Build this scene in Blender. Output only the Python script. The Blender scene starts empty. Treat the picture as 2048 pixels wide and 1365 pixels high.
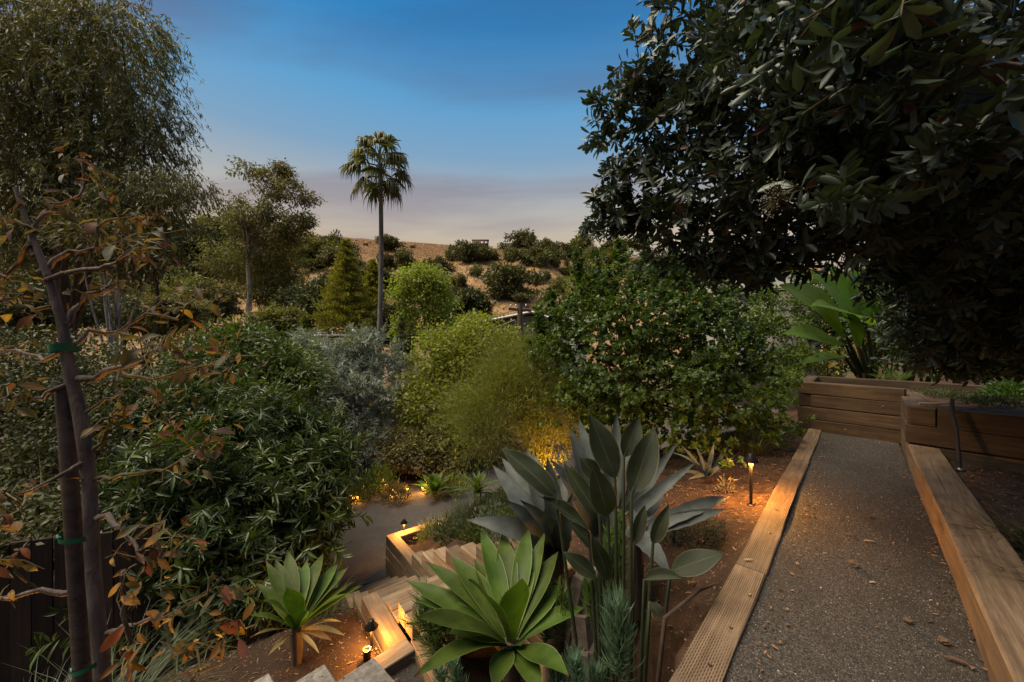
import bpy, bmesh, math, random
import numpy as np
from mathutils import Vector, Matrix

S = bpy.context.scene
COL = S.collection
random.seed(7)
RNG = np.random.default_rng(11)

# ------------------------------------------------------------------ camera
F = 760.0                      # focal length in photo pixels (2048 wide), very wide lens
EYE = 1.5
cam_d = bpy.data.cameras.new('camera')
cam = bpy.data.objects.new('camera', cam_d)
COL.objects.link(cam)
cam.location = (0, 0, EYE)
cam.rotation_euler = (math.radians(90), 0, 0)
cam_d.sensor_width = 36.0
cam_d.lens = 36.0 * F / 2048.0
cam_d.clip_start = 0.05
cam_d.clip_end = 3000
S.camera = cam

# ------------------------------------------------------------------ sky
SUN_EL = math.radians(64)
SUN_AZ = math.radians(262)     # 0 = +Y, clockwise: the glow stands high on the left
world = bpy.data.worlds.new('World')
S.world = world
world.use_nodes = True
wn = world.node_tree.nodes; wl = world.node_tree.links
wn.clear()
def wnode(t, **kw):
    n = wn.new(t)
    for k, v in kw.items(): setattr(n, k, v)
    return n
w_out = wnode('ShaderNodeOutputWorld')
w_bg = wnode('ShaderNodeBackground')
w_bg.inputs['Strength'].default_value = 0.1
w_sky = wnode('ShaderNodeTexSky', sky_type='NISHITA')
w_sky.sun_disc = False
w_sky.sun_elevation = SUN_EL
w_sky.sun_rotation = SUN_AZ
w_sky.air_density = 1.0; w_sky.dust_density = 1.6; w_sky.ozone_density = 2.5
w_tc = wnode('ShaderNodeTexCoord')
w_sep = wnode('ShaderNodeSeparateXYZ')
wl.new(w_tc.outputs['Generated'], w_sep.inputs[0])
w_ramp = wnode('ShaderNodeValToRGB')
wl.new(w_sep.outputs['Z'], w_ramp.inputs['Fac'])
def lin(r, g, b):
    f = lambda c: (c/255)/12.92 if c/255 <= 0.04045 else ((c/255+0.055)/1.055)**2.4
    return (f(r), f(g), f(b), 1)
cr = w_ramp.color_ramp
stops = [(0.0, lin(188, 164, 140)), (0.25, lin(196, 180, 158)), (0.32, lin(180, 179, 174)), (0.43, lin(126, 162, 192)),
         (0.523, lin(94, 158, 204)), (0.637, lin(46, 128, 188)), (0.76, lin(30, 110, 176)), (1.0, lin(22, 88, 152))]
while len(cr.elements) < len(stops): cr.elements.new(0.5)
for e, (p, c) in zip(cr.elements, stops):
    e.position = p; e.color = c
# thin mauve streaks of dusk cloud, on a plane overhead (same all round the sky)
w_add = wnode('ShaderNodeMath', operation='ADD'); w_add.inputs[1].default_value = 0.12
wl.new(w_sep.outputs['Z'], w_add.inputs[0])
w_dx = wnode('ShaderNodeMath', operation='DIVIDE'); w_dy = wnode('ShaderNodeMath', operation='DIVIDE')
wl.new(w_sep.outputs['X'], w_dx.inputs[0]); wl.new(w_add.outputs[0], w_dx.inputs[1])
wl.new(w_sep.outputs['Y'], w_dy.inputs[0]); wl.new(w_add.outputs[0], w_dy.inputs[1])
w_cmb = wnode('ShaderNodeCombineXYZ')
wl.new(w_dx.outputs[0], w_cmb.inputs[0]); wl.new(w_dy.outputs[0], w_cmb.inputs[1])
w_map = wnode('ShaderNodeMapping')
w_map.inputs['Location'].default_value = (5.2, 3.4, 0)
w_map.inputs['Rotation'].default_value = (0, 0, math.radians(-38))
w_map.inputs['Scale'].default_value = (0.62, 1.9, 1)
wl.new(w_cmb.outputs[0], w_map.inputs['Vector'])
w_noise = wnode('ShaderNodeTexNoise')
w_noise.inputs['Scale'].default_value = 1.0; w_noise.inputs['Detail'].default_value = 6
w_noise.inputs['Roughness'].default_value = 0.52; w_noise.inputs['Distortion'].default_value = 0.5
wl.new(w_map.outputs[0], w_noise.inputs['Vector'])
w_cr = wnode('ShaderNodeValToRGB')
w_cr.color_ramp.elements[0].position = 0.44; w_cr.color_ramp.elements[0].color = (0, 0, 0, 1)
w_cr.color_ramp.elements[1].position = 0.66; w_cr.color_ramp.elements[1].color = (0.66, 0.66, 0.66, 1)
wl.new(w_noise.outputs['Fac'], w_cr.inputs['Fac'])
w_cc = wnode('ShaderNodeValToRGB')     # cloud colour: mauve, warmer low down
w_cc.color_ramp.elements[0].position = 0.28; w_cc.color_ramp.elements[0].color = lin(156, 142, 146)
w_cc.color_ramp.elements[1].position = 0.62; w_cc.color_ramp.elements[1].color = lin(62, 92, 138)
wl.new(w_sep.outputs['Z'], w_cc.inputs['Fac'])
w_mix = wnode('ShaderNodeMixRGB')
wl.new(w_cr.outputs['Color'], w_mix.inputs['Fac'])
wl.new(w_ramp.outputs['Color'], w_mix.inputs['Color1']); wl.new(w_cc.outputs['Color'], w_mix.inputs['Color2'])
# dusk colours carried on top of the physical sky
w_sc = wnode('ShaderNodeVectorMath', operation='SCALE'); w_sc.inputs['Scale'].default_value = 7.15
wl.new(w_mix.outputs['Color'], w_sc.inputs[0])
w_sk = wnode('ShaderNodeVectorMath', operation='SCALE'); w_sk.inputs['Scale'].default_value = 0.03
wl.new(w_sky.outputs['Color'], w_sk.inputs[0])
w_fin = wnode('ShaderNodeVectorMath', operation='ADD')
wl.new(w_sc.outputs[0], w_fin.inputs[0]); wl.new(w_sk.outputs[0], w_fin.inputs[1])
wl.new(w_fin.outputs[0], w_bg.inputs['Color'])
wl.new(w_bg.outputs[0], w_out.inputs['Surface'])

# ------------------------------------------------------------------ sun (broad soft glow of the evening sky)
sun_d = bpy.data.lights.new('sun', 'SUN')
sun = bpy.data.objects.new('sun', sun_d); COL.objects.link(sun)
sun_d.energy = 4.9
sun_d.angle = math.radians(48)
sun_d.color = (1.0, 0.86, 0.66)
sd = Vector((math.sin(SUN_AZ)*math.cos(SUN_EL), math.cos(SUN_AZ)*math.cos(SUN_EL), math.sin(SUN_EL)))
sun.rotation_euler = sd.to_track_quat('Z', 'Y').to_euler()
sun.location = sd*200

S.view_settings.view_transform = 'Standard'
S.view_settings.look = 'None'
S.view_settings.exposure = 0.5
S.view_settings.gamma = 1.0
S.view_settings.use_curve_mapping = False
S.cycles.max_bounces = 6
S.cycles.diffuse_bounces = 3
S.cycles.transmission_bounces = 4
S.cycles.use_denoising = True

# ------------------------------------------------------------------ helpers: space
def P(px, py, Y):
    """point seen at photo pixel (px,py) lying Y metres in front of the camera"""
    return Vector(((px-1024.0)/F*Y, Y, EYE-(py-682.5)/F*Y))
def PZ(px, py, z):
    return P(px, py, F*(EYE-z)/(py-682.5))
def smooth(a, b, x):
    t = np.clip((x-a)/(b-a), 0, 1)
    return t*t*(3-2*t)
def vnoise(x, y, sc, seed=0):
    """cheap smooth value noise, -1..1"""
    x = np.asarray(x, float)/sc; y = np.asarray(y, float)/sc
    xi = np.floor(x); yi = np.floor(y); fx = x-xi; fy = y-yi
    fx = fx*fx*(3-2*fx); fy = fy*fy*(3-2*fy)
    def h(i, j):
        v = np.sin(i*127.1+j*311.7+seed*74.7)*43758.5453
        return (v-np.floor(v))*2-1
    return (h(xi, yi)*(1-fx)+h(xi+1, yi)*fx)*(1-fy)+(h(xi, yi+1)*(1-fx)+h(xi+1, yi+1)*fx)*fy

# garden frames: path runs along U, flight of steps climbs along W, across the steps is US
U = np.array([0.671, 0.741]); NL = np.array([-0.741, 0.671])
PE = np.array([0.705, 1.67])              # a point on the outer edge of the path's left timber
W = np.array([0.613, -0.790]); US = np.array([0.790, 0.613])
OS = np.array([-1.83, 6.35])              # foot of the right cheek wall's stair face
DRIVE_Z = -2.9
def stair_at(a, t):
    p = OS+US*a+W*t
    return Vector((p[0], p[1], 0))
def path_at(s, q):
    """s metres along the path, q metres left of its left edge (negative = right)"""
    p = PE+U*s+NL*q
    return Vector((p[0], p[1], 0))

def ground_z(x, y):
    x = np.asarray(x, float); y = np.asarray(y, float)
    dx = x-OS[0]; dy = y-OS[1]
    a = dx*US[0]+dy*US[1]; t = dx*W[0]+dy*W[1]
    q = (x-PE[0])*NL[0]+(y-PE[1])*NL[1]
    s = (x-PE[0])*U[0]+(y-PE[1])*U[1]
    # bed between path and steps
    zc = -2.22+0.5*np.clip(t-0.1, 0, 3.3)
    fr = np.clip(q, 0, None)/(np.clip(q, 0, None)+np.clip(a-0.19, 0.0, None)+0.02)
    bed = -0.03+zc*np.power(fr, 1.25)
    # behind the box end the bed falls away to the drive
    far = smooth(5.2, 9.0, s)
    bed = bed*(1-far)+(-0.1-2.2*smooth(0.3, 3.5, q))*far
    bed = np.minimum(bed, -2.24+0.62*np.clip(t+0.45, 0, None))
    # ground under the flight
    under = np.where(t < 2.45, -3.45+0.5*np.clip(t+0.6, 0, 3), -1.90)
    # bed left of the flight
    lbed = -2.88+1.2*smooth(-0.7, 1.6, t)
    lbed = lbed+0.5*smooth(3.2, 5.2, t)
    z = np.where(a > 0.10, bed, np.where(a > -1.14, under, lbed))
    # drive and beyond
    z = np.where(t < -0.93, DRIVE_Z-0.03, z)
    beyond = DRIVE_Z+0.05+0.16*smooth(-4.9, -6.0, t)*0-0.0
    z = np.where(t < -4.74, DRIVE_Z+0.05-1.6*smooth(-8, -40, t), z)
    # path and the bed right of it
    z = np.where((q <= 0.06) & (s < 9), -0.04, z)
    right = -q-1.25
    z = np.where(right > 0, 0.10+0.5*smooth(0.6, 4, right)*0.4+0.32*np.clip(right-4, 0, None), z)
    z = np.where((right > 0) & (y > 9), z-0.32*np.clip(right-4, 0, None)+0.02*np.clip(right-4, 0, 60), z)
    # unseen rise behind the camera, added and shaped for its effect on light
    back = np.clip(-y-1.5, 0, None)
    z = z+0.22*np.clip(back, 0, 44)
    nz = 0.02*vnoise(x, y, 0.32, 1)+0.012*vnoise(x, y, 0.13, 2)
    return z+nz*np.where((q > 0.1) | (right > 0), 1, 0.0)*np.where((t < -0.93) & (t > -4.74), 0, 1)

def hill_ridge(x):
    xs = [-900, -420, -300, -219, -134, -71, -8, 40, 110, 190, 330, 900]
    zs = [70, 84, 84, 77, 69, 64.5, 60, 57.5, 52, 46, 40, 34]
    return np.interp(x, xs, zs)
def hill_z(x, y):
    x = np.asarray(x, float); y = np.asarray(y, float)
    r = hill_ridge(x)
    k = np.clip((y-78)/(240-78), 0, 1)
    prof = np.power(k, 0.92)
    z = -5+(r+5)*prof
    amp = np.sin(np.pi*np.clip(k, 0, 1))
    z = z+amp*(6.0*vnoise(x, y*0.5, 46, 5)+2.6*vnoise(x, y*0.6, 19, 6)+0.8*vnoise(x, y, 7, 8))
    # gullies down to the right
    g = np.exp(-((x-(22+0.10*(y-110)))/6.0)**2)
    z = z-5.0*g*amp
    over = np.clip(y-240, 0, None)
    return z-0.10*over+0.25*vnoise(x, y, 4, 9)
def G(px, py, kind='ground', y0=1.2, y1=420):
    """where the sight line through a photo pixel meets the ground"""
    fn = ground_z if kind == 'ground' else hill_z
    Y = np.geomspace(y0, y1, 6000)
    X = (px-1024.0)/F*Y; Z = EYE-(py-682.5)/F*Y
    d = Z-fn(X, Y)
    i = np.argmax(d < 0) if np.any(d < 0) else len(Y)-1
    return Vector((X[i], Y[i], float(fn(X[i], Y[i]))))
def on_ground(x, y):
    return Vector((x, y, float(ground_z(x, y))))

# ------------------------------------------------------------------ helpers: objects
def link(o, parent=None):
    COL.objects.link(o)
    if parent is not None: o.parent = parent
    return o
def tag(o, label=None, cat=None, group=None, kind=None):
    if label: o['label'] = label
    if cat: o['category'] = cat
    if group: o['group'] = group
    if kind: o['kind'] = kind
    return o
def thing(name, label, cat, loc=(0, 0, 0), rz=0, group=None):
    o = bpy.data.objects.new(name, None)
    o.empty_display_size = 0.2
    o.location = loc; o.rotation_euler = (0, 0, rz)
    link(o)
    bpy.context.view_layer.update
    return tag(o, label, cat, group)
def npmesh(name, V, faces, mat=None, uv=None, rnd=None, smooth_=False):
    """V (n,3); faces: list of int arrays (m,k)"""
    me = bpy.data.meshes.new(name)
    V = np.ascontiguousarray(V, np.float32)
    loops = np.concatenate([f.ravel() for f in faces]).astype(np.int32)
    tot = np.concatenate([np.full(len(f), f.shape[1], np.int32) for f in faces])
    st = np.concatenate([[0], np.cumsum(tot)[:-1]]).astype(np.int32)
    me.vertices.add(len(V)); me.vertices.foreach_set('co', V.ravel())
    me.loops.add(len(loops)); me.loops.foreach_set('vertex_index', loops)
    me.polygons.add(len(tot)); me.polygons.foreach_set('loop_start', st); me.polygons.foreach_set('loop_total', tot)
    if uv is not None:
        l = me.uv_layers.new(name='UVMap')
        l.data.foreach_set('uv', np.ascontiguousarray(uv[loops], np.float32).ravel())
    if rnd is not None:
        at = me.attributes.new('rnd', 'FLOAT', 'POINT')
        at.data.foreach_set('value', np.ascontiguousarray(rnd, np.float32))
    me.update(calc_edges=True)
    if smooth_:
        me.polygons.foreach_set('use_smooth', np.ones(len(tot), bool))
    if mat: me.materials.append(mat)
    return me
def mobj(name, me, parent=None, loc=None):
    """mesh given in world coordinates; kept in place when parented"""
    o = bpy.data.objects.new(name, me)
    link(o, parent)
    if parent is not None:
        pm = Matrix.LocRotScale(parent.location, parent.rotation_euler, None)
        if parent.parent is not None:
            pm = Matrix.LocRotScale(parent.parent.location, parent.parent.rotation_euler, None) @ pm
        o.matrix_parent_inverse = pm.inverted()
    return o
class MB:
    """collects shapes into one mesh"""
    def __init__(s): s.v = []; s.f = {}; s.u = []; s.n = 0
    def add(s, V, faces, uv=None):
        V = np.asarray(V, float)
        for f in faces:
            f = np.asarray(f, int)
            if f.ndim == 1: f = f[None]
            s.f.setdefault(f.shape[1], []).append(f+s.n)
        s.v.append(V); s.u.append(np.zeros((len(V), 2)) if uv is None else np.asarray(uv, float)); s.n += len(V)
    def box(s, c, e1, e2, e3):
        c = np.array(c); e1 = np.array(e1)/2; e2 = np.array(e2)/2; e3 = np.array(e3)/2
        V = [c+a*e1+b*e2+d*e3 for a in (-1, 1) for b in (-1, 1) for d in (-1, 1)]
        s.add(V, [[[0, 1, 3, 2], [4, 6, 7, 5], [0, 4, 5, 1], [2, 3, 7, 6], [0, 2, 6, 4], [1, 5, 7, 3]]])
    def tube(s, pts, rad, n=6, cap=True):
        pts = np.asarray(pts, float); k = len(pts)
        rad = np.broadcast_to(np.asarray(rad, float), (k,))
        tan = np.gradient(pts, axis=0); tan /= np.linalg.norm(tan, axis=1)[:, None]+1e-9
        ref = np.array([0.31, 0.17, 0.93]) if abs(tan[0][2]) < 0.9 else np.array([1, 0.1, 0.05])
        a = np.cross(tan, ref); a /= np.linalg.norm(a, axis=1)[:, None]+1e-9
        b = np.cross(tan, a)
        th = np.arange(n)*2*math.pi/n
        V = (pts[:, None]+rad[:, None, None]*(np.cos(th)[None, :, None]*a[:, None]+np.sin(th)[None, :, None]*b[:, None])).reshape(-1, 3)
        i = np.arange(k-1)[:, None]*n; j = np.arange(n)[None]; j2 = (j+1) % n
        q = np.stack([i+j, i+j2, i+n+j2, i+n+j], -1).reshape(-1, 4)
        arc = np.concatenate([[0], np.cumsum(np.linalg.norm(np.diff(pts, axis=0), axis=1))])
        uv = np.stack([np.repeat(arc, n), np.tile(np.arange(n)/n, k)], -1)
        s.add(V, [q], uv)
        if cap:
            s.add(V[-n:], [np.arange(n)[None]], uv[-n:]); s.add(V[:n], [np.arange(n)[::-1][None]], uv[:n])
    def lathe(s, base, prof, n=14):
        """prof: list of (r,z) from base upwards"""
        base = np.array(base, float); th = np.arange(n)*2*math.pi/n
        V = np.array([[base[0]+r*math.cos(a), base[1]+r*math.sin(a), base[2]+z] for r, z in prof for a in th])
        i = np.arange(len(prof)-1)[:, None]*n; j = np.arange(n)[None]; j2 = (j+1) % n
        s.add(V, [np.stack([i+j, i+j2, i+n+j2, i+n+j], -1).reshape(-1, 4)])
    def mesh(s, name, mat, smooth_=False):
        return npmesh(name, np.concatenate(s.v), [np.concatenate(x) for x in s.f.values()], mat, np.concatenate(s.u), None, smooth_)
    def build(s, name, mat, parent=None, smooth_=False):
        return mobj(name, s.mesh(name, mat, smooth_), parent)
# ------------------------------------------------------------------ materials
class NT:
    def __init__(s, name):
        s.m = bpy.data.materials.new(name); s.m.use_nodes = True
        s.t = s.m.node_tree; s.t.nodes.clear()
        s.out = s.n('ShaderNodeOutputMaterial')
    def n(s, t, **kw):
        x = s.t.nodes.new(t)
        for k, v in kw.items():
            if k.startswith('i_'):
                key = k[2:]
                key = int(key) if key.isdigit() else key.replace('_', ' ')
                x.inputs[key].default_value = v
            else: setattr(x, k, v)
        return x
    def l(s, a, b): s.t.links.new(a, b)
    def ramp(s, fac, *stops):
        r = s.n('ShaderNodeValToRGB'); e = r.color_ramp.elements
        while len(e) < len(stops): e.new(0.5)
        for x, (p, c) in zip(e, stops): x.position = p; x.color = (*c, 1) if len(c) == 3 else c
        s.l(fac, r.inputs['Fac']); return r.outputs['Color']
    def noise(s, vec, scale, detail=4, rough=0.55, dist=0.0):
        x = s.n('ShaderNodeTexNoise'); x.inputs['Scale'].default_value = scale; x.inputs['Detail'].default_value = detail
        x.inputs['Roughness'].default_value = rough; x.inputs['Distortion'].default_value = dist
        if vec is not None: s.l(vec, x.inputs['Vector'])
        return x.outputs['Fac']
    def mapping(s, vec, scale=(1, 1, 1), loc=None):
        m = s.n('ShaderNodeMapping'); m.inputs['Scale'].default_value = scale
        s.l(vec, m.inputs['Vector'])
        if loc is not None: s.l(loc, m.inputs['Location'])
        return m.outputs[0]
    def mix(s, fac, a, b, typ='MIX'):
        m = s.n('ShaderNodeMixRGB', blend_type=typ)
        for i, v in ((0, fac), (1, a), (2, b)):
            if isinstance(v, bpy.types.NodeSocket): s.l(v, m.inputs[i])
            elif isinstance(v, (int, float)): m.inputs[i].default_value = v if i == 0 else (v, v, v, 1)
            else: m.inputs[i].default_value = (*v, 1) if len(v) == 3 else v
        return m.outputs[0]
    def math(s, op, a, b=None, c=None):
        m = s.n('ShaderNodeMath', operation=op)
        for i, v in enumerate((a, b, c)):
            if v is None: continue
            if isinstance(v, bpy.types.NodeSocket): s.l(v, m.inputs[i])
            else: m.inputs[i].default_value = v
        return m.outputs[0]
    def bump(s, h, strength, dist):
        b = s.n('ShaderNodeBump'); b.inputs['Strength'].default_value = strength; b.inputs['Distance'].default_value = dist
        s.l(h, b.inputs['Height']); return b.outputs[0]
    def pbr(s, col, rough=0.8, normal=None, spec=0.3, metal=0.0):
        p = s.n('ShaderNodeBsdfPrincipled')
        if isinstance(col, bpy.types.NodeSocket): s.l(col, p.inputs['Base Color'])
        else: p.inputs['Base Color'].default_value = (*col, 1)
        if isinstance(rough, bpy.types.NodeSocket): s.l(rough, p.inputs['Roughness'])
        else: p.inputs['Roughness'].default_value = rough
        p.inputs['Specular IOR Level'].default_value = spec; p.inputs['Metallic'].default_value = metal
        if normal is not None: s.l(normal, p.inputs['Normal'])
        return p
    def done(s, sh): s.l(sh.outputs[0], s.out.inputs['Surface']); return s.m

def leaf_mat(name, c1, c2, trans=0.35, rough=0.5, spec=0.35, tcol=None, dead=None, dead_f=0.0):
    """foliage drawn leaf by leaf: each leaf has its own tone (attribute rnd), each plant a slight shift"""
    t = NT(name)
    at = t.n('ShaderNodeAttribute', attribute_name='rnd')
    oi = t.n('ShaderNodeObjectInfo')
    base = t.mix(at.outputs['Fac'], c1, c2)
    if dead is not None:
        gt = t.math('LESS_THAN', t.math('FRACT', t.math('MULTIPLY', at.outputs['Fac'], 37.17)), dead_f)
        base = t.mix(gt, base, dead)
    hs = t.n('ShaderNodeHueSaturation')
    t.l(base, hs.inputs['Color'])
    t.l(t.math('MULTIPLY_ADD', oi.outputs['Random'], 0.03, 0.485), hs.inputs['Hue'])
    t.l(t.math('MULTIPLY_ADD', oi.outputs['Random'], 0.3, 0.85), hs.inputs['Value'])
    col = hs.outputs['Color']
    p = t.pbr(col, rough, None, spec)
    tr = t.n('ShaderNodeBsdfTranslucent')
    if tcol is None: tcol = (1.15, 1.25, 0.5)
    t.l(t.mix(1.0, col, tcol, 'MULTIPLY'), tr.inputs['Color'])
    ms = t.n('ShaderNodeMixShader'); ms.inputs[0].default_value = trans
    t.l(p.outputs[0], ms.inputs[1]); t.l(tr.outputs[0], ms.inputs[2])
    return t.done(ms)

def blade_mat(name, c1, c2, edge=None, rib=None, trans=0.3, rough=0.42, spec=0.5, pleat=0.0, tcol=(1.1, 1.3, 0.35), tipc=None):
    """large leaves: UV x runs base to tip, UV y runs margin to margin"""
    t = NT(name)
    uv = t.n('ShaderNodeUVMap'); sp = t.n('ShaderNodeSeparateXYZ'); t.l(uv.outputs[0], sp.inputs[0])
    oi = t.n('ShaderNodeObjectInfo')
    tc = t.n('ShaderNodeTexCoord')
    nz = t.noise(tc.outputs['Object'], 9, 5, 0.6)
    st = t.noise(t.mapping(uv.outputs[0], (3, 55, 1)), 1.0, 3, 0.5)
    col = t.mix(t.ramp(nz, (0.3, (0, 0, 0)), (0.7, (1, 1, 1))), c1, c2)
    sc = t.noise(tc.outputs['Object'], 34, 4, 0.7)
    col = t.mix(t.ramp(sc, (0.62, (0, 0, 0)), (0.74, (0.55,)*3)), col, (0.10, 0.085, 0.045))
    bl = t.noise(tc.outputs['Object'], 4.5, 3, 0.5)
    col = t.mix(t.ramp(bl, (0.38, (0.5,)*3), (0.55, (0, 0, 0))), col, tuple(x*0.55 for x in c1))
    col = t.mix(0.28, col, t.mix(t.ramp(st, (0.35, (0.0,)*3), (0.65, (1,)*3)), c1, c2))
    v = t.math('ABSOLUTE', t.math('SUBTRACT', sp.outputs['Y'], 0.5))
    if edge is not None:
        col = t.mix(t.ramp(v, (0.45, (0, 0, 0)), (0.485, (1, 1, 1))), col, edge)
    if rib is not None:
        col = t.mix(t.ramp(v, (0.012, (1, 1, 1)), (0.035, (0, 0, 0))), col, rib)
    if tipc is not None:
        tn = t.math('ADD', sp.outputs['X'], t.math('MULTIPLY_ADD', nz, 0.16, -0.08))
        col = t.mix(t.ramp(tn, (0.93, (0, 0, 0)), (0.985, (1, 1, 1))), col, tipc)
    hs = t.n('ShaderNodeHueSaturation'); t.l(col, hs.inputs['Color'])
    t.l(t.math('MULTIPLY_ADD', oi.outputs['Random'], 0.03, 0.485), hs.inputs['Hue'])
    t.l(t.math('MULTIPLY_ADD', oi.outputs['Random'], 0.6, 0.7), hs.inputs['Value'])
    col = hs.outputs['Color']
    h = t.math('MULTIPLY', st, 0.6)
    if pleat > 0:
        wv = t.n('ShaderNodeTexWave', wave_type='BANDS', bands_direction='X')
        wv.inputs['Scale'].default_value = 11; wv.inputs['Distortion'].default_value = 1.5; wv.inputs['Detail'].default_value = 2
        cx = t.n('ShaderNodeCombineXYZ'); t.l(t.math('SUBTRACT', sp.outputs['X'], t.math('MULTIPLY', v, 0.45)), cx.inputs[0])
        t.l(cx.outputs[0], wv.inputs['Vector'])
        h = t.math('ADD', h, t.math('MULTIPLY', wv.outputs['Fac'], pleat))
        col = t.mix(t.math('MULTIPLY', wv.outputs['Fac'], 0.45), col, c2)
    nb = t.bump(h, 0.35, 0.006)
    p = t.pbr(col, t.math('MULTIPLY_ADD', nz, 0.25, rough-0.1), nb, spec)
    tr = t.n('ShaderNodeBsdfTranslucent')
    t.l(t.mix(1.0, col, tcol, 'MULTIPLY'), tr.inputs['Color'])
    ms = t.n('ShaderNodeMixShader'); ms.inputs[0].default_value = trans
    t.l(p.outputs[0], ms.inputs[1]); t.l(tr.outputs[0], ms.inputs[2])
    return t.done(ms)

def wood_mat(name, cols, incised=False, crack=0.5):
    t = NT(name)
    tc = t.n('ShaderNodeTexCoord'); oi = t.n('ShaderNodeObjectInfo')
    off = t.n('ShaderNodeCombineXYZ')
    for i in range(3): t.l(t.math('MULTIPLY', oi.outputs['Random'], 37.0+11*i), off.inputs[i])
    vec = t.mapping(tc.outputs['Object'], (1, 1, 1), off.outputs[0])
    g = t.noise(t.mapping(vec, (1.6, 26, 26)), 1.0, 6, 0.62, 0.6)
    g2 = t.noise(t.mapping(vec, (6, 150, 150)), 1.0, 3, 0.6)
    st = t.noise(vec, 3.2, 5, 0.6)
    col = t.ramp(g, (0.28, cols[0]), (0.5, cols[1]), (0.72, cols[2]))
    col = t.mix(t.ramp(g2, (0.40, (0.42,)*3), (0.62, (0.0,)*3)), col, cols[0])
    col = t.mix(t.ramp(st, (0.45, (0, 0, 0)), (0.75, (0.45,)*3)), col, tuple(c*0.5 for c in cols[0]))
    cr = t.noise(t.mapping(vec, (0.9, 34, 34)), 1.0, 3, 0.5, 0.8)
    ck = t.ramp(cr, (0.28, (1, 1, 1)), (0.315, (0, 0, 0)))
    col = t.mix(t.math('MULTIPLY', ck, crack), col, (0.012, 0.008, 0.005))
    h = t.math('ADD', t.math('MULTIPLY', g, 0.5), t.math('MULTIPLY', g2, 0.25))
    h = t.math('SUBTRACT', h, t.math('MULTIPLY', ck, 1.0))
    if incised:
        # rows of short treatment slits along the grain
        br = t.n('ShaderNodeTexBrick'); br.offset = 0.5; br.squash = 1.0
        sx = t.n('ShaderNodeSeparateXYZ'); t.l(vec, sx.inputs[0])
        sw = t.n('ShaderNodeCombineXYZ'); t.l(sx.outputs[0], sw.inputs[0]); t.l(sx.outputs[1], sw.inputs[1])
        t.l(sw.outputs[0], br.inputs['Vector'])
        for k, v in (('Color1', (0, 0, 0, 1)), ('Color2', (0, 0, 0, 1)), ('Mortar', (1, 1, 1, 1)), ('Scale', 1.0), ('Mortar Size', 0.0036), ('Mortar Smooth', 0.25), ('Brick Width', 0.028), ('Row Height', 0.0105)):
            br.inputs[k].default_value = v
        wearn = t.ramp(t.noise(vec, 2.3, 4, 0.6), (0.42, (0.15,)*3), (0.58, (1, 1, 1)))
        # the slits sit in two bands that leave a plain strip along the middle
        slit = t.math('MULTIPLY', t.math('SUBTRACT', 1.0, br.outputs['Color']), wearn)
        col = t.mix(t.math('MULTIPLY', slit, 0.85), col, (0.02, 0.013, 0.008))
        h = t.math('SUBTRACT', h, t.math('MULTIPLY', slit, 1.4))
    hs = t.n('ShaderNodeHueSaturation'); t.l(col, hs.inputs['Color'])
    t.l(t.math('MULTIPLY_ADD', oi.outputs['Random'], 0.75, 0.6), hs.inputs['Value'])
    return t.done(t.pbr(hs.outputs['Color'], 0.82, t.bump(h, 0.6, 0.006), 0.25))

def rough_mat(name, stops, scale, bump=0.4, dist=0.02, rough=0.95, detail=8, stretch=(1, 1, 1), coord='Object', big=None):
    t = NT(name)
    tc = t.n('ShaderNodeTexCoord')
    vec = t.mapping(tc.outputs[coord], stretch)
    n = t.noise(vec, scale, detail, 0.65)
    col = t.ramp(n, *stops)
    if big:
        b = t.noise(vec, big[0], 5, 0.55, 0.4)
        col = t.mix(t.ramp(b, (0.42, (0, 0, 0)), (0.62, (1, 1, 1))), col, big[1])
    return t.done(t.pbr(col, rough, t.bump(n, bump, dist), 0.2))

def plain(name, c, rough=0.5, metal=0.0, spec=0.4):
    t = NT(name)
    tc = t.n('ShaderNodeTexCoord')
    n = t.noise(tc.outputs['Object'], 14, 5, 0.6)
    col = t.mix(t.ramp(n, (0.3, (0, 0, 0)), (0.75, (1, 1, 1))), c, tuple(x*0.72 for x in c))
    return t.done(t.pbr(col, rough, None, spec, metal))
def glow(name, c, s):
    t = NT(name); e = t.n('ShaderNodeEmission'); e.inputs[0].default_value = (*c, 1); e.inputs[1].default_value = s
    return t.done(e)

M = {}
M['timber'] = wood_mat('weathered_timber', [(0.070, 0.043, 0.023), (0.150, 0.098, 0.055), (0.225, 0.152, 0.088)])
M['timber_pale'] = wood_mat('pale_timber', [(0.095, 0.064, 0.037), (0.20, 0.138, 0.082), (0.29, 0.205, 0.125)])
M['timber_dark'] = wood_mat('dark_timber', [(0.034, 0.021, 0.011), (0.070, 0.045, 0.024), (0.110, 0.073, 0.040)])  # darker brown tone of the wood, used on the raised bed
M['timber_slit'] = wood_mat('incised_timber', [(0.085, 0.055, 0.031), (0.165, 0.110, 0.064), (0.235, 0.162, 0.098)], incised=True, crack=0.3)
M['timber_grey'] = wood_mat('grey_timber', [(0.09, 0.075, 0.06), (0.20, 0.172, 0.14), (0.31, 0.275, 0.23)], crack=0.8)
M['fence'] = wood_mat('fence_board', [(0.018, 0.011, 0.008), (0.030, 0.019, 0.013), (0.045, 0.028, 0.019)])
M['soil'] = rough_mat('bed_soil', [(0.3, (0.030, 0.016, 0.009)), (0.52, (0.085, 0.045, 0.024)), (0.75, (0.15, 0.086, 0.048))], 9, 0.8, 0.03, big=(0.9, (0.052, 0.031, 0.019)))
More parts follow.
